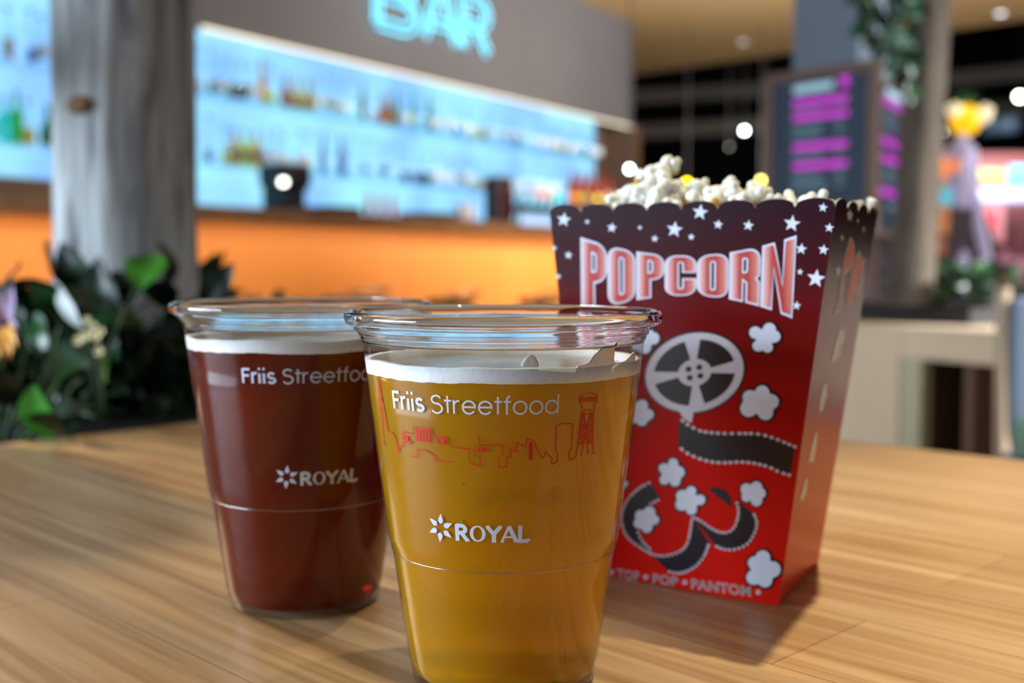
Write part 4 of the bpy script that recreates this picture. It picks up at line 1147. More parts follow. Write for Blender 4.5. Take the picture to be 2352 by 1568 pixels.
KP = [(1518,400,46,.45,'largest popcorn puff, standing tallest at the top of the heap'),(1548,384,24,.5,'small puff clinging to the right of the tallest popcorn puff'),(1472,408,22,.45,'small puff clinging to the left of the tallest popcorn puff'),
 (1448,445,38,.45,None),(1484,436,36,.35,None),(1512,452,42,.3,None),(1552,448,40,.4,None),(1588,455,40,.45,None),(1418,462,26,.4,'leftmost popcorn puff showing above the scalloped rim'),(1612,436,30,.5,None),(1646,446,36,.4,None),(1690,448,34,.4,None),(1728,446,34,.45,None),(1750,452,26,.5,None),(1640,462,30,.25,None),(1700,462,30,.25,None),(1780,466,26,.4,None),(1812,462,30,.45,None),(1850,466,32,.4,None),(1884,464,28,.45,None),(1908,470,20,.5,None),(1560,430,26,.55,None),(1674,430,24,.5,None),(1600,460,28,.3,None),(1465,470,28,.3,None),(1540,472,30,.2,None),(1500,475,26,.2,None),
 (1998,474,20,.85,'toasted popcorn puff poking out at the right corner of the box'),(1972,470,13,.8,'tiny popcorn puff beside the toasted one at the right corner')]
ci = 0
for px, py, r, vf, lab in KP:
    fr = (px - 1262) / (1920 - 1262)
    Yp = (A2.lerp(B2, min(max(fr, 0), 1)).y) + (C2 - A2).y * vf
    if px > 1940: Yp = D2.y - 0.008
    q = at_Y(px, py, Yp)
    kernel(q, 1.12 * r / F_PX * Yp, lab or GEN, ci); ci += 1
for i in range(7):
    for j in range(5):
        u = (i + .5 + random.uniform(-.2, .2)) / 7; v = (j + .5 + random.uniform(-.2, .2)) / 5
        u = min(max(u, .09), .91); v = min(max(v, .10), .90)
        q = A2.lerp(B2, u) + (C2 - A2) * v
        q = bxo + (q - bxo) * 0.97
        q.z = B2.z + random.uniform(-0.012, -0.005)
        kernel(q, random.uniform(.0062, .0078), GEN, ci); ci += 1

#PART3
# ================================================================== planter, trunk and plants on the left
OUT = Vector((-UT.x, -UT.y, 0)) * 1.0                 # away from the table across its left edge
pf = frame(CT, VT, OUT)                               # a: along the left edge towards the camera, b: outwards
m_plant = noisy('planter_dark', (26, 22, 20), (36, 30, 28), (3, 3, 3), 0.6); m_soil = noisy('soil', (14, 11, 9), (26, 20, 16), (60, 60, 60), 0.95)
pt = thing('planter', 'low dark planter box against the left edge of the oak table', 'planter', pf(0.4, 0.4, 0))
ZP = TZ - 0.015
obj('planter_box', *box(pf, -0.22, 1.0, 0.03, 0.80, 0.0, ZP - 0.02), m_plant, pt)
for q in ((-0.22, 1.0, 0.03, 0.045), (-0.22, 1.0, 0.785, 0.80), (-0.22, -0.205, 0.045, 0.785), (0.985, 1.0, 0.045, 0.785)):
    obj('planter_rim', *box(pf, *q, ZP - 0.02, ZP), m_plant, pt)
obj('soil', *box(pf, -0.205, 0.985, 0.045, 0.785, ZP - 0.02, ZP - 0.006), m_soil, pt)

def bark_trunk(name, label, px_top, px_bot, width_px, Y, z0, z1, m, seed, amp=0.05, ref_y=300):
    xb = at_Y(px_bot, 640, Y); xt = at_Y(px_top, 0, Y); r0 = width_px / F_PX * Y / 2
    o = thing(name, label, 'tree trunk', (xb.x, xb.y, z0)); V = []; F = []; seg = 72; rows = 110
    zr0, zr1 = xb.z, xt.z
    for j in range(rows + 1):
        z = z0 + (z1 - z0) * j / rows; t = (z - zr0) / (zr1 - zr0); cx_ = xb.x + (xt.x - xb.x) * min(t, 2.0); cy_ = xb.y
        fl = 1 + 0.10 * math.exp(-(z - z0) / 0.12)
        for i in range(seg):
            a = 2 * PI * i / seg; d = Vector((math.cos(a), math.sin(a), 0))
            n_ = noise.noise(Vector((d.x * 2.2, d.y * 2.2, z * 1.2 + seed))) * 0.6 + noise.noise(Vector((d.x * 7, d.y * 7, z * 2.0 + seed))) * 0.5 - abs(noise.noise(Vector((d.x * 11, d.y * 11, z * 1.6 + seed + 9)))) * 0.6
            r = r0 * fl * (1 + amp * n_)
            V.append(Vector((cx_ + d.x * r, cy_ + d.y * r, z)))
    for j in range(rows):
        for i in range(seg):
            i2 = (i + 1) % seg; F.append((j * seg + i, j * seg + i2, (j + 1) * seg + i2, (j + 1) * seg + i))
    obj('bark', V, F, m, o, True)
    return o, xb, r0
m_bark, nt, N, L, p = nm('bark_grey')
tc = N.new('ShaderNodeTexCoord'); mp = N.new('ShaderNodeMapping'); mp.inputs['Scale'].default_value = (38, 38, 5)
nz = N.new('ShaderNodeTexNoise'); nz.inputs['Detail'].default_value = 6; nz.inputs['Scale'].default_value = 1; nz.inputs['Distortion'].default_value = 0.8
rp = ramp(N, [(0.32, (96, 92, 94)), (0.52, (168, 172, 172)), (0.75, (194, 198, 196))])
L.new(tc.outputs['Object'], mp.inputs[0]); L.new(mp.outputs[0], nz.inputs[0]); L.new(nz.outputs[0], rp.inputs[0]); L.new(rp.outputs[0], p.inputs['Base Color'])
bp = N.new('ShaderNodeBump'); bp.inputs['Strength'].default_value = 0.5; bp.inputs['Distance'].default_value = 0.01; L.new(nz.outputs[0], bp.inputs['Height']); L.new(bp.outputs[0], p.inputs['Normal'])
p.inputs['Roughness'].default_value = 0.85; p.inputs['Specular IOR Level'].default_value = 0.2
trk, tb_, tr0 = bark_trunk('tree_trunk', 'thick grey weathered tree trunk rising from the dark planter at the left', 286, 292, 312, 1.26, ZP - 0.008, ZC - 0.01, m_bark, 3.3, 0.055)
q = at_Y(238, 262, 1.26); dx = q.x - tb_.x; qy = 1.26 - math.sqrt(max(tr0 ** 2 - dx ** 2, 0)) - 0.0005
nrm = Vector((dx, qy - 1.26, 0)).normalized(); tn = Vector((-nrm.y, nrm.x, 0)); V = []; F = []
for j, (k, d_) in enumerate(((1.0, 0.0), (0.8, 0.004), (0.45, 0.006), (0.0, 0.0045))):
    for i in range(20):
        a = 2 * PI * i / 20; V.append(Vector((q.x, qy, q.z)) + tn * 0.016 * k * math.cos(a) + Vector((0, 0, 0.010 * k * math.sin(a))) + nrm * (d_ - 0.001))
for j in range(3):
    for i in range(20): F.append((j * 20 + i, j * 20 + (i + 1) % 20, (j + 1) * 20 + (i + 1) % 20, (j + 1) * 20 + i))
obj('knot', V, F, noisy('knot_brown', (140, 100, 66), (112, 84, 64), (90, 90, 90), 0.8), trk, True, label='small orange brown branch knot')

def leaf_mat(name, c1, c2):
    if name in MATS: return MATS[name]
    m = noisy(name, c1, c2, (18, 18, 18), 0.38, 2, 0.0, 0.45)
    return m
m_l = [leaf_mat('leaf_deep', (11, 32, 18), (17, 44, 24)), leaf_mat('leaf_mid', (22, 62, 28), (30, 78, 34)), leaf_mat('leaf_bright', (38, 112, 26), (54, 128, 34)), leaf_mat('leaf_grey', (70, 92, 82), (86, 110, 96)), leaf_mat('leaf_white_lit', (206, 218, 214), (226, 234, 228)), leaf_mat('leaf_lime', (104, 152, 30), (122, 170, 44))]  # the palest tone has white light put into the leaf colour
m_stem = pm('stem_green', (52, 74, 30), 0.6)
def leaf(base, tip, width, nrm, curl=0.12, fold=0.25, n=10, pts=6):
    """ovate leaf with a folded midrib and a drooping curve, two-sided solid sheet"""
    base, tip = Vector(base), Vector(tip); ax = tip - base; L_ = ax.length; ax.normalize()
    nrm = Vector(nrm); nrm = (nrm - ax * nrm.dot(ax)).normalized(); sd = ax.cross(nrm)
    V = []; F = []
    for i in range(n + 1):
        t = i / n; w = width * 0.5 * (math.sin(PI * min(1, t ** 0.85)) ** 0.8) + 0.0004
        c = base + ax * L_ * t + nrm * (L_ * curl * 4 * t * (1 - t))
        for j in range(pts + 1):
            s = (j / pts) * 2 - 1
            V.append(c + sd * w * s + nrm * (abs(s) * w * fold) - nrm * (0.02 * L_ * math.sin(t * 9 + s * 2)))
    k = pts + 1
    for i in range(n):
        for j in range(pts):
            F.append((i * k + j, i * k + j + 1, (i + 1) * k + j + 1, (i + 1) * k + j))
    return V, F
def rnd_leaves(center, spread, num, size, mats, seed, parent_name, label, cat='plant', group=None, zfloor=None, up=0.6, root=None):
    """a leafy plant: leaves per tone in a mesh, stems in another"""
    rnd = random.Random(seed); c = Vector(center)
    gs = lambda sg: max(-1.7 * sg, min(1.7 * sg, rnd.gauss(0, sg)))
    o = thing(parent_name, label, cat, root or (c.x, c.y, zfloor), group); LM = {}; SMm = Mesh()
    for i in range(num):
        b = c + Vector((gs(spread[0]), gs(spread[1]), gs(spread[2])))
        b.z = max(b.z, zfloor + size * 0.5)
        d = Vector((rnd.gauss(0, 1), rnd.gauss(0, 1) - 0.3, rnd.gauss(up, .6))).normalized(); l = size * rnd.uniform(.7, 1.3)
        nn = Vector((rnd.gauss(-.4, .6), rnd.gauss(-.7, .6), rnd.gauss(.7, .5)))
        m = rnd.choice(mats)
        LM.setdefault(m.name, Mesh()).add(*leaf(b, b + d * l, l * rnd.uniform(.4, .6), nn, rnd.uniform(.05, .2)))
        if i % 2 == 0:
            r_ = Vector((c.x + rnd.gauss(0, spread[0] * .3), c.y + rnd.gauss(0, spread[1] * .3), zfloor))
            SMm.add(*tube([r_, r_.lerp(b, .55) + Vector((0, 0, .02)), b], 0.0018, 6))
    for k, mm in LM.items(): obj('foliage', mm.V, mm.F, MATS[k], o, True)
    obj('stem', SMm.V, SMm.F, m_stem, o, True)
    return o
# the main plant in front of the trunk: leaves read from the photograph
pl = thing('leafy_plant', 'broad leaved green plant in front of the thick trunk at the table edge', 'plant', (at_Y(200, 900, .98).x, .98, ZP - 0.006))
LV = [ # base px, tip px, width px, depth base, depth tip, normal, material
 ((262,790),(228,586),86,1.06,1.04,(-.3,-1,.2),0), ((352,585),(318,668),74,1.0,.97,(0,-1,.3),2), ((250,790),(100,890),92,.94,.86,(.1,-.6,1),1),
 ((110,1005),(78,880),72,.84,.82,(-.2,-1,.2),2), ((150,720),(70,648),54,.95,.93,(-.3,-1,.3),1), ((192,752),(142,655),52,.92,.90,(-.6,-1,.5),4),
 ((95,965),(215,935),46,.86,.88,(0,-.7,1),3), ((80,720),(112,830),46,.95,.92,(-.2,-1,.2),1), ((300,700),(262,620),60,1.08,1.08,(0,-1,.2),0), ((30,930),(0,840),60,.84,.82,(.3,-1,.2),0),
 ((160,1000),(60,960),54,.80,.78,(0,-.8,1),1), ((330,860),(255,700),70,1.08,1.06,(.2,-1,.3),0), ((300,900),(190,850),70,1.0,.96,(0,-.7,1),0), ((225,960),(120,1000),60,.9,.84,(0,-.4,1),0),
 ((340,760),(300,880),50,1.08,1.03,(.2,-1,.1),0), ((180,830),(60,780),80,1.0,.98,(0,-1,.2),0), ((140,760),(60,700),80,1.06,1.05,(0,-1,.2),0), ((270,870),(292,905),16,1.0,.98,(0,-1,.4),3), ((236,800),(240,880),24,.95,.93,(0,-1,.1),5)]
LM = {}; SMm = Mesh()
for i, (b, t, w, db, dt, nn, mi) in enumerate(LV):
    B_ = at_Y(*b, db); T_ = at_Y(*t, dt)
    LM.setdefault(m_l[mi].name, Mesh()).add(*leaf(B_, T_, 1.25 * w / F_PX * db, nn, 0.08, 0.22, 12, 6))
    rt = Vector((B_.x * .6 - .20, B_.y * .4 + .60, ZP - 0.006)); SMm.add(*tube([rt, rt.lerp(B_, .6) + Vector((0, .01, .01)), B_], 0.0022, 6))
for k, mm in LM.items(): obj('foliage', mm.V, mm.F, MATS[k], pl, True, label='one leaf coloured pale as if lit white' if k == 'leaf_white_lit' else None)
obj('stem', SMm.V, SMm.F, m_stem, pl, True)
rnd_leaves((at_Y(120, 860, 1.05).x, 1.05, .79), (.075, .06, .035), 60, .05, [m_l[0], m_l[0], m_l[1]], 5, 'leafy_plant', 'dense dark green plant filling the planter at the far left', zfloor=ZP - .006)
rnd_leaves((at_Y(300, 880, 1.12).x, 1.09, .765), (.07, .03, .03), 50, .05, [m_l[0]], 8, 'leafy_plant', 'low dark leaves around the foot of the thick trunk', zfloor=ZP - .006)
rnd_leaves((at_Y(430, 930, 1.16).x, 1.14, .755), (.05, .04, .02), 34, .045, [m_l[0], m_l[0], m_l[3]], 9, 'leafy_plant', 'small grey green plant between the trunk and the dark beer cup', zfloor=ZP - .006)
rnd_leaves((at_Y(60, 700, 1.3).x, 1.3, .775), (.09, .06, .03), 50, .06, [m_l[0]], 10, 'leafy_plant', 'dark bushy plant behind the far left flower', zfloor=ZP - .006)
pl2 = thing('leafy_plant', 'two leaved green shoot just right of the thick trunk before the orange bar', 'plant', (at_Y(480, 700, 1.34).x, 1.34, ZP - .006))
mm = Mesh()
for b, t, w in (((452,668),(500,578),30),((478,650),(520,576),24),((470,690),(452,590),30),((440,700),(468,620),40),((500,690),(560,665),26)):
    mm.add(*leaf(at_Y(*b, 1.34), at_Y(*t, 1.33), w / F_PX * 1.34, (0, -1, .3)))
    SMm2 = None
obj('foliage', mm.V, mm.F, m_l[1], pl2, True)
mm = Mesh()
for b in ((452,668),(478,650),(470,690),(440,700),(500,690)): mm.add(*tube([Vector((at_Y(480,700,1.34).x, 1.34, ZP - .006)), at_Y(*b, 1.34)], 0.002, 6))
obj('stem', mm.V, mm.F, m_stem, pl2, True)
for px, lab, sd in ((560, 'low dark plant behind the dark beer cup, nearest the trunk', 21), (620, 'low rounded dark plant behind the dark beer cup rim', 22), (742, 'small low green plant behind the right part of the dark cup rim', 23)):
    q = at_Y(px, 690, 1.5)
    rnd_leaves((q.x, 1.5, q.z - 0.015), (.014, .02, .008), 34, .022, [m_l[0], m_l[0], m_l[1]], sd, 'leafy_plant', lab, zfloor=ZP - .006, up=.1)
# unseen plant added out of view to shade the left of the table
rnd = random.Random(91); hc = Vector((-.86, 1.02, 1.22)); hp = thing('added_shade_plant', 'added unseen leaves above the dark planter that shade the table', 'plant', (hc.x, hc.y, ZC - 0.02))
mm = Mesh(); ms = Mesh()
for i in range(26):
    b = hc + Vector((rnd.uniform(-.20, .20), rnd.uniform(-.20, .20), rnd.uniform(-.17, .30))); d = Vector((rnd.gauss(0, .6), rnd.gauss(0, .6), -.7)).normalized(); l = rnd.uniform(.10, .17)
    mm.add(*leaf(b, b + d * l, l * .55, (rnd.gauss(-.5, .4), rnd.gauss(.5, .4), rnd.gauss(.5, .3))))
    t_ = Vector((hc.x + (b.x - hc.x) * .4, hc.y + (b.y - hc.y) * .4, ZC - .02)); ms.add(*tube([t_, t_.lerp(b, .7), b], .0025, 6))
obj('foliage', mm.V, mm.F, m_l[1], hp, True); obj('stem', ms.V, ms.F, m_stem, hp, True)
# flower at the far left
fl = thing('flower', 'lavender and orange flower at the far left edge among dark leaves', 'flower', (at_Y(10, 760, .86).x, .86, ZP - .006))
q = at_Y(14, 745, .86); mm = Mesh()
for t, w in (((44,770),34),((30,655),40),((-20,660),40),((-40,760),36)): mm.add(*leaf(q, at_Y(*t, .84), w / F_PX * .86, (0.2, -1, .3), .12))
obj('petal', mm.V, mm.F, pm('petal_lavender', (206, 190, 236), 0.5), fl, True)
mm = Mesh()
for t, w in (((22,825),40),((-10,830),44),((40,800),26)): mm.add(*leaf(q, at_Y(*t, .83), w / F_PX * .86, (0.2, -1, .3), .15))
obj('petal', mm.V, mm.F, pm('petal_orange', (244, 178, 80), 0.5), fl, True, label='orange lower petals')
obj('stem', *tube([Vector((q.x - .02, .88, ZP - .006)), q], 0.002, 6), m_stem, fl)
# cream blossoms
cb = thing('blossom_sprig', 'sprig of small cream blossoms glowing in the middle of the dark leaves', 'flower', (at_Y(210, 780, .9).x, .93, ZP - .006)); pm('blossom_cream', (246, 232, 176), 0.5)
for i, (px, py, r) in enumerate(((180,782,11),(195,772,12),(208,766,11),(222,772,12),(232,760,10),(228,806,12),(200,735,9),(215,748,9))):
    q = at_Y(px, py, .9); mm = Mesh(); rr = r / F_PX * .9
    for k in range(5):
        a = 2 * PI * k / 5 + i; mm.add(*leaf(q, q + Vector((math.cos(a) * rr, -.3 * rr, math.sin(a) * rr)), rr * .9, (0, -1, .2), .1, .1, 5, 4))
    obj('blossom', mm.V, mm.F, MATS['blossom_cream'], cb, True)
mm = Mesh()
for px, py in ((195,772),(222,772),(228,806),(208,748)): mm.add(*tube([Vector((at_Y(210,780,.9).x, .93, ZP - .006)), at_Y(px, py, .902)], 0.0012, 6))
obj('stem', mm.V, mm.F, m_stem, cb, True)

# ================================================================== right side: cabinet, trunk, boards, column
ZK = 0.70
k0 = hit_z(1952, 741, ZK); k1 = hit_z(2345, 764, ZK)
kf = frame(k0, k1 - k0); KL = (k1 - k0).length
m_pale = noisy('pale_birch', (206, 184, 152), (218, 198, 168), (2, 2, 0.8), 0.5); m_in = noisy('cabinet_inside', (106, 76, 58), (118, 86, 66), (2, 2, 1), 0.6)
m_pedge = noisy('pale_birch_edge', (176, 168, 136), (184, 176, 146), (2, 2, 1), 0.5)
kd = lambda px: (hit_plane(px, 800, Vector((k0.x, k0.y, 0)), Vector((-(k1 - k0).y, (k1 - k0).x, 0)).normalized()) - Vector((k0.x, k0.y, 0))).dot((k1 - k0).normalized())
cab = thing('sideboard', 'pale wood sideboard with an open right half, beyond the table on the right', 'sideboard', kf(KL / 2, 0.2, 0))
obj('top', *bbox(kf, -0.5, KL + 0.35, -0.01, 0.62, ZK - 0.02, ZK, 0.004), m_pale, cab)
a1 = kd(2066); a2 = kd(2114); a3 = kd(2150)
obj('front_panel', *bbox(kf, -0.5, a1, 0, 0.02, 0.02, ZK - 0.02, 0.002), m_pale, cab)
obj('side_panel', *box(kf, -0.5, -0.48, 0.02, 0.6, 0.0, ZK - 0.02), m_pale, cab)
obj('post', *bbox(kf, a1 + 0.002, a2, 0.004, 0.05, 0.0, ZK - 0.09, 0.002), m_pedge, cab)
obj('side_panel', *box(kf, a1, a1 + 0.02, 0.05, 0.6, 0.0, ZK - 0.02), m_in, cab)
obj('apron', *bbox(kf, a1 + 0.002, KL + 0.35, 0, 0.025, ZK - 0.09, ZK - 0.02, 0.002), m_pale, cab)
obj('back_panel', *box(kf, -0.48, KL + 0.35, 0.58, 0.60, 0.0, ZK - 0.02), m_pale, cab)
obj('divider', *box(kf, a2 + 0.07, a2 + 0.10, 0.10, 0.58, 0.0, ZK - 0.02), m_in, cab)
obj('inner_panel', *box(kf, a2, a2 + 0.13, 0.30, 0.32, 0.0, ZK - 0.02), m_in, cab)
obj('side_panel', *box(kf, KL + 0.33, KL + 0.35, 0.03, 0.58, 0.0, ZK - 0.02), m_pale, cab)
# planting on the sideboard
pb = thing('planter', 'shallow dark planter tray standing on the pale sideboard', 'planter', kf(0.15, 0.35, ZK))
obj('planter_box', *box(kf, -0.45, KL * 0.52, 0.16, 0.52, ZK, ZK + 0.05), m_plant, pb)
obj('soil', *box(kf, -0.43, KL * 0.52 - 0.02, 0.18, 0.50, ZK + 0.05, ZK + 0.056), m_soil, pb)
ZS_ = ZK + 0.056
m_bark2 = noisy('bark_brown', (70, 62, 54), (96, 86, 74), (24, 24, 5), 0.9, 5, 0.4, 0.2)
c_ = kf(kd(2098), 0.34, 0)
tr2, _, _ = bark_trunk('tree_trunk', 'slim brown tree trunk rising behind the pale sideboard with ivy on it', 2136, 2096, 94, c_.y, ZS_ - 0.002, ZC - 0.01, m_bark2, 8.1, 0.05)
for i, (px, sd) in enumerate(((1975, 31), (2030, 32), (2085, 33), (2130, 34))):
    q = kf(kd(px), 0.24, 0)
    rnd_leaves((q.x, q.y, ZS_ + 0.045), (.05, .04, .025), 40, .06, [m_l[0], m_l[0], m_l[1]], sd, 'leafy_plant', ('dark leafy plant on the sideboard beside the popcorn box', 'dark leafy plant second from the box on the sideboard', 'dark leafy plant in front of the slim trunk foot', 'dark leafy plant right of the slim trunk on the sideboard')[i], group='plants on the sideboard', zfloor=ZS_, up=.3)
# ivy hanging by the trunk
q = at_Y(2050, 60, c_.y - 0.02); rnd = random.Random(77); LM = {}; SMm = Mesh()
iv = thing('ivy', 'hanging green ivy to the left of the slim trunk above the menu boards', 'ivy', (q.x, q.y, q.z))
for s in range(9):
    x0_ = 1985 + s * 14; y1_ = rnd.uniform(90, 235) if s > 2 else rnd.uniform(40, 110)
    a = at_Y(x0_, -260, c_.y - .02 + rnd.uniform(-.05, .05)); b = at_Y(x0_ + rnd.uniform(-12, 22), y1_, a.y)
    SMm.add(*tube([a, a.lerp(b, .5) + Vector((rnd.uniform(-.01, .01), 0, 0)), b], 0.002, 6))
    for k in range(22):
        t = rnd.random(); c = a.lerp(b, t); d = Vector((rnd.gauss(0, .7), rnd.gauss(-.3, .5), -1)).normalized(); l = rnd.uniform(.04, .07)
        m = rnd.choice([m_l[1], m_l[1], m_l[0], m_l[3]] if s > 3 else [m_l[0], m_l[1]])
        LM.setdefault(m.name, Mesh()).add(*leaf(c, c + d * l, l * .55, (rnd.gauss(0, .4), -1, rnd.gauss(.3, .3)), .1, .2, 6, 4))
for k, mm in LM.items(): obj('foliage', mm.V, mm.F, MATS[k], iv, True)
SMm.add(*tube([at_Y(1980, -255, c_.y - .02), at_Y(2140, -262, c_.y - .02)], 0.004, 6))
obj('stem', SMm.V, SMm.F, m_stem, iv, True)

# column behind the boards
m_col = noisy('column_grey', (126, 146, 164), (134, 154, 172), (1, 1, 1), 0.6)
ca = at_Y(1822, 100, 6.4); cb_ = at_Y(1972, 100, 6.1)
cf_ = frame(ca, cb_ - ca); cl_ = ((cb_ - ca).xy).length
struct('wall_column', *box(cf_, 0, cl_, 0, 0.36, 0, ZC), m_col)
# low mauve wall behind the trunk
wa = at_Y(1850, 480, 6.2)
lw_ = obj('low_partition', *box(frame(at_Y(1850, 480, 6.3), Vector((1, -.1, 0))), 0, 0.9, 0, 0.12, 0.0, at_Y(2040, 478, 6.25).z), pm('partition_mauve', (100, 86, 94), 0.6))
tag(lw_, 'low mauve partition wall behind the slim trunk below the menu boards', 'partition')

m_brd = pm('menu_slate', (54, 74, 94), 0.5); m_frm = noisy('menu_frame_wood', (112, 92, 80), (128, 104, 90), (4, 4, 1), 0.55)
m_mag = pm('menu_magenta', (206, 60, 212), 0.5, emit=(206, 60, 212), es=0.55); m_cy = pm('menu_white', (180, 214, 230), 0.5, emit=(180, 224, 240), es=0.65); m_txt = pm('menu_text', (110, 140, 156), 0.5, emit=(110, 150, 165), es=0.25)
def menu(label, pL, pR, ztop, zbot, rows, fr=0.045):
    f0 = frame(pL, Vector(pR) - Vector(pL)); wl = ((Vector(pR) - Vector(pL)).xy).length
    o = thing('menu_board', label, 'menu board', f0(wl / 2, 0.02, zbot))
    obj('board', *box(f0, fr, wl - fr, 0.01, 0.03, zbot + fr, ztop - fr), m_brd, o)
    for q in ((0, fr, zbot, ztop), (wl - fr, wl, zbot, ztop), (fr, wl - fr, ztop - fr, ztop), (fr, wl - fr, zbot, zbot + fr)):
        obj('frame_rail', *bbox(f0, q[0], q[1], 0, 0.045, q[2], q[3], 0.003), m_frm, o)
    return o, f0, wl
def onb(px, py, f0):
    o_ = f0(0, 0, 0); u = f0(1, 0, 0) - o_; n = f0(0, 1, 0) - o_
    q = hit_plane(px, py, o_ + n * 0.008, n); return (q - o_).dot(u), q.z
def mark(name, o, f0, quads, m, lift):
    mm = Mesh()
    for px0, y0, px1, y1, h in quads:
        (a, za), (b, zb_) = onb(px0, y0, f0), onb(px1, y1, f0); hh = h / F_PX * f0(a, 0, 0).y
        zc_ = (za + zb_) / 2
        mm.add(*box(f0, a, b, lift, 0.012, zc_ - hh / 2, zc_ + hh / 2))
    return obj(name, mm.V, mm.F, m, o)
ZB = at_Y(1757, 172, 5.4).z; dR = depth_for_z(2016, 134, ZB)
pL = at_Y(1757, 172, 5.4); pR = at_Y(2016, 134, dR); zbot = at_Y(2000, 540, dR).z
b1, f1, w1 = menu('large framed menu board with magenta lines and pale heading, left of the slim trunk', pL, pR, ZB, zbot, None)
def words(o, f0, px0, y0, px1, y1, h, txt, m):
    V2, F2 = font_mesh(txt, 0.012); xs = [v[0] for v in V2]; x0_, x1_ = min(xs), max(xs)
    (a, za), (b, zb_) = onb(px0, y0, f0), onb(px1, y1, f0); hh = h / F_PX * f0(a, 0, 0).y / 0.73; zc_ = (za + zb_) / 2
    mm = Mesh(); mm.add([f0(a + (b - a) * (x - x0_) / (x1_ - x0_), 0.007, zc_ - hh * .36 + y * hh) for x, y in V2], F2)
    return mm
def slope1(x): return -(x - 1815) * 0.155
def lines1(y, xa, xb): return (xa, y + slope1(xa), xb, y + slope1(xb))
mark('heading', b1, f1, [], m_cy, 0.006) if False else None
def bars(y, xs, xe, h): l = lines1(y, xs, xe); return (l[0], l[1], l[2], l[3], h)
# blurred heading: upright white strokes read as letters out of focus
hd = []
for i in range(14):
    x = 1824 + i * 6.6; hd.append((x, 209 + slope1(x), x + 3.6, 209 + slope1(x + 3.6), 15 + (i * 7 % 5)))
mark('heading', b1, f1, hd, m_cy, 0.006)
mg = [bars(205, 1930, 1950, 22), bars(242, 1822, 1948, 14), bars(275, 1822, 1948, 14), bars(345, 1822, 1946, 14), bars(389, 1822, 1946, 14)]
for q in mg: mark('menu_line', b1, f1, [q], m_mag, 0.006)
tx = []
for y0 in (258, 294, 303, 312, 321, 360, 369, 406, 415, 424, 433, 442):
    tx.append(bars(y0, 1820, 1880 + (int(y0) * 7) % 22, 4)); tx.append(bars(y0, 1920, 1936, 4))
for q in tx: mark('small_text', b1, f1, [q], m_txt, 0.006)
post = frame(pL, Vector(pR) - Vector(pL))
obj('stand_post', *box(post, w1 * .2, w1 * .26, 0.05, 0.09, 0, ZB - 0.05), m_frm, b1)
obj('stand_post', *box(post, w1 * .74, w1 * .80, 0.05, 0.09, 0, ZB - 0.05), m_frm, b1)
# second board, turned, half behind the trunk
p2 = Vector((pR.x + 0.03, pR.y + 0.06, 0)); d2 = Vector((_bx * .93, 1, 0)).normalized(); p2e = p2 + d2 * 1.05
b2, f2, w2 = menu('narrow looking angled menu board with magenta lines partly behind the slim trunk', p2, p2e, ZB - 0.06, zbot, None, 0.03)
s2 = lambda x: (x - 2025) * 0.60
def bars2(y, xs, xe, h): return (xs, y + s2(xs), xe, y + s2(xe), h)
def mark2(name, quads, m):
    mm = Mesh()
    for px0, y0, px1, y1, h in quads:
        (a, za), (b, zb_) = onb(px0, y0, f2), onb(px1, y1, f2); hh = h / F_PX * f2(a, 0, 0).y
        zc_ = (za + zb_) / 2; mm.add(*box(f2, a, b, 0.004, 0.012, zc_ - hh / 2, zc_ + hh / 2))
    obj(name, mm.V, mm.F, m, b2)
mark2('heading', [bars2(203, 2036, 2078, 18)], m_cy)
for q in ([bars2(225, 2028, 2092, 14), bars2(278, 2066, 2092, 14), bars2(317, 2026, 2060, 14), bars2(319, 2062, 2092, 16), bars2(355, 2026, 2072, 14), bars2(428, 2022, 2086, 14)]): mark2('menu_line', [q], m_mag)
for q in ([bars2(y, 2030, 2056, 4) for y in (246, 256, 266, 276, 286, 378, 388, 398, 408)] + [bars2(y, 2064, 2086, 4) for y in (345, 355, 365, 375, 385)] + [bars2(458, 2040, 2072, 14)]): mark2('small_text', [q], m_txt)
obj('stand_post', *box(f2, w2 * .2, w2 * .25, 0.05, 0.09, 0, ZB - 0.1), m_frm, b2)
obj('stand_post', *box(f2, w2 * .75, w2 * .80, 0.05, 0.09, 0, ZB - 0.1), m_frm, b2)

# chair at the right edge
m_ch = pm('chair_blue_grey', (118, 130, 148), 0.6); m_chw = noisy('chair_wood', (176, 150, 124), (190, 164, 136), (3, 3, 1), 0.5)
cy_ = 2.2; e = at_Y(2338, 760, cy_)
ch = thing('chair', 'blue grey chair with pale wood frame at the right edge beyond the table', 'chair', (e.x + .22, cy_, 0))
chf = frame((e.x + .22, cy_), Vector((1, -.25, 0)))
ztop_ = at_Y(2352, 690, cy_).z
obj('backrest', *bbox(chf, -.185, .20, .175, .21, .50, ztop_, .012), m_ch, ch)
obj('seat', *bbox(chf, -.20, .22, -.22, .20, .43, .47, .012), m_ch, ch)
for sx_ in (-1, 1):
    obj('leg', *tube([chf(sx_ * .19, .19, 0), chf(sx_ * .195, .19, .45), chf(sx_ * .20, .20, ztop_ + .02)], .016, 10), m_chw, ch)
    obj('leg', *tube([chf(sx_ * .19, -.20, 0), chf(sx_ * .19, -.20, .43)], .016, 10), m_chw, ch)
tq = at_Y(2334, 950, cy_)
cu = obj('cushion', *bbox(chf, -.19, .1, -.16, .14, .472, .56, .03), pm('cushion_teal', (120, 168, 148), 0.7)); tag(cu, 'pale teal cushion lying on the blue grey chair at the right edge', 'cushion')

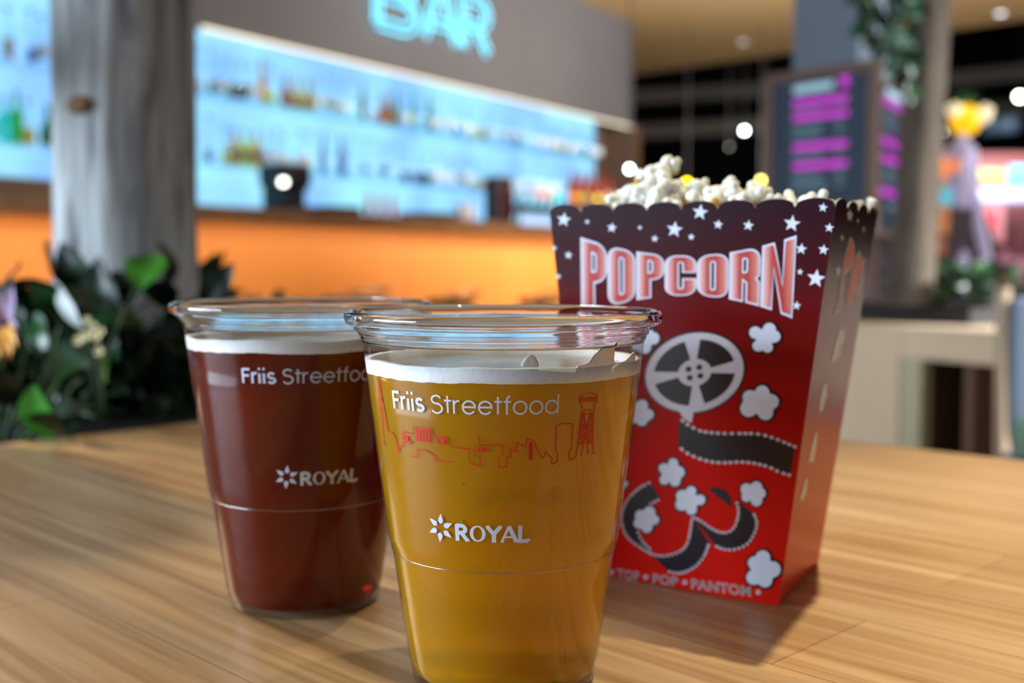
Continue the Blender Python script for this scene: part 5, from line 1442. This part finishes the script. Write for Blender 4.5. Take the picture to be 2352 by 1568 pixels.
# ================================================================== far right: kiosk and stall
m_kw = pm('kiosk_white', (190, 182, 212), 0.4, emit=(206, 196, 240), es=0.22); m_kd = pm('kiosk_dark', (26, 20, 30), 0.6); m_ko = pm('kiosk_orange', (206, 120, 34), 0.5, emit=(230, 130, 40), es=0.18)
KY = 6.6
kp = lambda px, py, Y=KY: at_Y(px, py, Y)
kk = thing('obelisk_kiosk', 'white lit obelisk shaped kiosk frame under the yellow pineapple lamp', 'kiosk', (kp(2208, 660).x, KY, 0))
tip = kp(2210, 312)
def kleg(px, py, Y2, name='leg'):
    b = kp(px, py, Y2); g = b + (b - tip) * (b.z / max(tip.z - b.z, .1)); g.z = 0.0
    obj(name, *tube([tip, tip.lerp(g, .5), g], .03, 8, radii=[.03, .034, .036]), m_kw, kk)
kleg(2146, 655, KY - .3); kleg(2276, 655, KY - .3); kleg(2212, 655, KY - .45); kleg(2180, 640, KY + .4); kleg(2250, 640, KY + .4)
bz = kp(2208, 664).z; bz2 = kp(2208, 618).z
obj('tip', *lathe((tip.x, tip.y), [(0.0, 0), (0.085, -.10), (0.10, -.30), (0.07, -.32), (0.0, -.2)], 16, z0=tip.z + .02), m_kw, kk, True)
b0_, b1_ = kp(2156, 640), kp(2262, 640)
obj('counter', *bbox(ident, b0_.x, b1_.x, KY - .28, KY + .3, bz, bz2, .01), m_ko, kk)
obj('cupboard', *bbox(ident, b0_.x - .02, b1_.x + .02, KY - .26, KY + .3, 0.0, bz, .01), pm('kiosk_grey', (112, 118, 132), 0.5), kk)
obj('dark_hood', *lathe((kp(2208, 500).x, KY + .05), [(0.0, kp(0, 420).z), (0.10, kp(0, 430).z), (0.21, kp(0, 560).z), (0.24, bz2), (0.0, bz2)], 16), m_kd, kk, True)
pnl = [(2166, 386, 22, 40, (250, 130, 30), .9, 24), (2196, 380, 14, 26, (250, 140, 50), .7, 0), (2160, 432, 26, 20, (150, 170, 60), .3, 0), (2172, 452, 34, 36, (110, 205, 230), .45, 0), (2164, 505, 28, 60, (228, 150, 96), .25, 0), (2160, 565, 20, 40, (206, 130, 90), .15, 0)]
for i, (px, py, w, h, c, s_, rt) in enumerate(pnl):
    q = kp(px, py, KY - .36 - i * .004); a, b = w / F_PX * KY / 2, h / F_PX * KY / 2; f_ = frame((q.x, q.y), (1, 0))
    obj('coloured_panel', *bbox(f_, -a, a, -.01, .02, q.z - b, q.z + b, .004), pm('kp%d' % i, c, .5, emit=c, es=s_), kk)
# pineapple lamp
pz = kp(2218, 276); pr_ = 34 / F_PX * KY; m_pine = pm('pineapple_yellow', (250, 190, 20), 0.5, emit=(255, 196, 24), es=1.0)
pn = thing('pineapple_lamp', 'glowing yellow pineapple lamp with green crown on top of the obelisk kiosk', 'lamp', (pz.x, KY, tip.z + .02))
V, F = lathe((pz.x, KY), [(0.0, tip.z + .02)] + [(pr_ * math.sin(a), pz.z - pr_ * 1.05 * math.cos(a)) for a in [R(15 + 15 * k) for k in range(11)]] + [(0.0, pz.z + pr_ * 1.05)], 24)
obj('fruit_body', V, F, m_pine, pn, True)
mm = Mesh()
for k in range(12):
    a = 2 * PI * k / 12; b = Vector((pz.x, KY, pz.z + pr_ * .9)); o_ = .9 if k % 2 else .4
    mm.add(*leaf(b, b + Vector((math.cos(a) * pr_ * o_, math.sin(a) * pr_ * o_, pr_ * (.75 if k % 2 else 1.0))), pr_ * .45, (math.cos(a), math.sin(a), .3), .1, .2, 6, 4))
obj('crown', mm.V, mm.F, pm('crown_green', (40, 110, 60), .6), pn, True)
for sx_, sz_ in ((-1, .35), (1.05, .25), (.95, -.1)):
    obj('glow_bulb', *lathe((pz.x + sx_ * pr_, KY - .05), [(0, -.04), (.04, -.02), (.045, .02), (0, .045)], 12, z0=pz.z + sz_ * pr_ + .02), pm('bulb_cream', (250, 236, 190), .4, emit=(250, 236, 190), es=.8), pn, True)
# stall with shelves, signs and pink things
SY = 8.6; sp2 = lambda px, py, Y=SY: at_Y(px, py, Y)
def sbox(px0, py0, px1, py1, Y, dep=.3, e=.006):
    a, b = sp2(px0, py0, Y), sp2(px1, py1, Y); return bbox(ident, a.x, b.x, Y, Y + dep, b.z, a.z, e)
stl = thing('market_stall', 'pink and white market stall with lit signs at the far right', 'stall', (sp2(2300, 600).x, SY, 0))
obj('back_panel', *bbox(ident, sp2(2222, 600).x, sp2(2460, 600).x, SY + .7, SY + .8, 0, sp2(0, 330).z, .006), pm('stall_maroon', (84, 34, 42), .7), stl)
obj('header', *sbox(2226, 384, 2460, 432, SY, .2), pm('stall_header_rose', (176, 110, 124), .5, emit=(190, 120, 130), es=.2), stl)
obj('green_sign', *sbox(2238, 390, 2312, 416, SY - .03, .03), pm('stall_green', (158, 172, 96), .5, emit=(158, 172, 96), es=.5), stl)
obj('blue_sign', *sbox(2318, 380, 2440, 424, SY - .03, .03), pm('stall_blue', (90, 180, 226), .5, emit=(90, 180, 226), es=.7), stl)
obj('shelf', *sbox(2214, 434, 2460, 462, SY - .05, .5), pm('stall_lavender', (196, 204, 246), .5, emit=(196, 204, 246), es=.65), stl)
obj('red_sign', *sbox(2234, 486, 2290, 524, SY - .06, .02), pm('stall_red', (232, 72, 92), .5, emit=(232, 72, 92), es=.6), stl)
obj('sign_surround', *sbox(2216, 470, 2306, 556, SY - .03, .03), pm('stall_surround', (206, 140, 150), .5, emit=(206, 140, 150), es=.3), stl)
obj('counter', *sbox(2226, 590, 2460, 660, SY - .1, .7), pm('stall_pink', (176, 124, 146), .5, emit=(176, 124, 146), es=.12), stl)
a = sp2(2216, 660); b = sp2(2460, 660)
obj('base', *bbox(ident, a.x, b.x, SY - .06, SY + .7, 0, a.z, .006), pm('stall_purple', (44, 30, 50), .6), stl)
for i, (px, py, w, h, c, lab) in enumerate(((2282, 588, 34, 22, (236, 40, 100), 'red pink box on the stall counter, upper one'), (2266, 640, 30, 34, (216, 60, 150), 'magenta box in front of the stall counter'), (2232, 580, 26, 60, (224, 196, 220), 'tall pale pink tub beside the obelisk kiosk'), (2320, 600, 34, 40, (196, 150, 176), 'dusty pink tub at the right of the red pink box'))):
    Y_ = SY - .14 if i != 2 else SY - .3
    q = sp2(px, py, Y_); rx = w / F_PX * SY / 2; hz = h / F_PX * SY / 2
    zb2 = 0.0 if i == 1 or i == 2 else sp2(0, 590, SY).z
    tbx = obj('storage_tub', *lathe((q.x, Y_ - (.08 if i in (1, 2) else -.18)), [(0, zb2), (rx * .8, zb2), (rx, q.z + hz), (rx * 1.06, q.z + hz + .01), (0, q.z + hz)], 20), pm('tub%d' % i, c, .5), None, True)
    tag(tbx, lab, 'tub')
# duct and dark beams of the hall ceiling
m_beam = noisy('hall_beam', (58, 54, 52), (66, 60, 56), (1, 1, 1), .8)
for i, (x0_, y0_, x1_, y1_, Y_) in enumerate(((1420, 235, 1900, 170, 18.5), (1420, 310, 1800, 262, 17.5), (2150, 190, 2480, 128, 16.5), (2150, 262, 2480, 215, 18.0))):
    a, b = at_Y(x0_, y0_, Y_), at_Y(x1_, y1_, Y_ - 1.2)
    struct('trim_%d' % (i + 1), *bbox(frame(a, b - a), 0, ((b - a).xy).length, 0, .2, (a.z + b.z) / 2 - .16, (a.z + b.z) / 2 + .06, .01), m_beam)
a = at_Y(2268, 290, 15.0)
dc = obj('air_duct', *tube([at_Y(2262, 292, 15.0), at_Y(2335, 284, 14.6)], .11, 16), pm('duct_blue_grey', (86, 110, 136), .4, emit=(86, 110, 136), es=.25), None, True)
tag(dc, 'short blue grey air duct in the dark hall right of the pineapple lamp', 'duct')
# hall lamps and ceiling downlights
def bulb(px, py, Y, r_px, col, s_, label, name='hall_lamp', grp='lamps in the dark hall'):
    q = at_Y(px, py, Y); r = r_px / F_PX * Y
    o = thing(name, label, 'lamp', q, grp)
    bm = bmesh.new(); bmesh.ops.create_icosphere(bm, subdivisions=3, radius=r); bm.verts.index_update()
    obj('bulb', [v.co + q for v in bm.verts], [tuple(v.index for v in f.verts) for f in bm.faces], emit_mat('bulb_%d_%d' % (px, py), col, s_), o, True); bm.free()
    obj('cable', *tube([q + Vector((0, 0, r * .9)), Vector((q.x, q.y, 6.2 if Y > 12.5 else ZC))], .006, 6), m_blk, o)
bulb(1710, 300, 16, 4, (236, 250, 245), 40, 'bright white hall lamp left of the large menu board')
bulb(1675, 337, 16, 3, (150, 150, 140), 6, 'dim hall lamp below left of the bright white one')
bulb(1446, 388, 9.2, 4, (230, 250, 240), 40, 'bright white hall lamp just left of the tallest popcorn')
bulb(1763, 250, 16, 3, (150, 140, 130), 6, 'dim hall lamp at the left frame of the large menu board')
bulb(1748, 414, 14, 4, (240, 226, 120), 24, 'pale yellow hall lamp above the middle of the popcorn')
bulb(1578, 420, 14, 5, (255, 196, 30), 24, 'golden yellow hall lamp right of the tallest popcorn')
bulb(2166, 303, 15, 3, (240, 236, 214), 26, 'cream hall lamp between the slim trunk and the obelisk')
bulb(2342, 222, 14, 7, (255, 250, 235), 30, 'large warm white hall lamp at the right picture edge')
def downlight(px, py, s_, label):
    q = hit_z(px, py, ZC); o = thing('downlight', label, 'downlight', (q.x, q.y, ZC), 'downlights in the wooden ceiling')
    obj('trim_ring', *lathe((q.x, q.y), [(.05, 0), (.075, 0), (.075, -.008), (.05, -.008)], 24, True, z0=ZC - .0005), pm('ring_white', (220, 216, 210), .5), o)
    obj('lens', *lathe((q.x, q.y), [(0, 0.0), (.05, 0.0), (.05, -.004), (0, -.004)], 24, z0=ZC - .0005), emit_mat('dl_%d' % px, (220, 224, 236), s_), o)
downlight(1706, 96, 2.0, 'faint ceiling downlight above the gap left of the menu boards'); downlight(2298, 30, 6.0, 'pale ceiling downlight in the wooden ceiling at upper right')
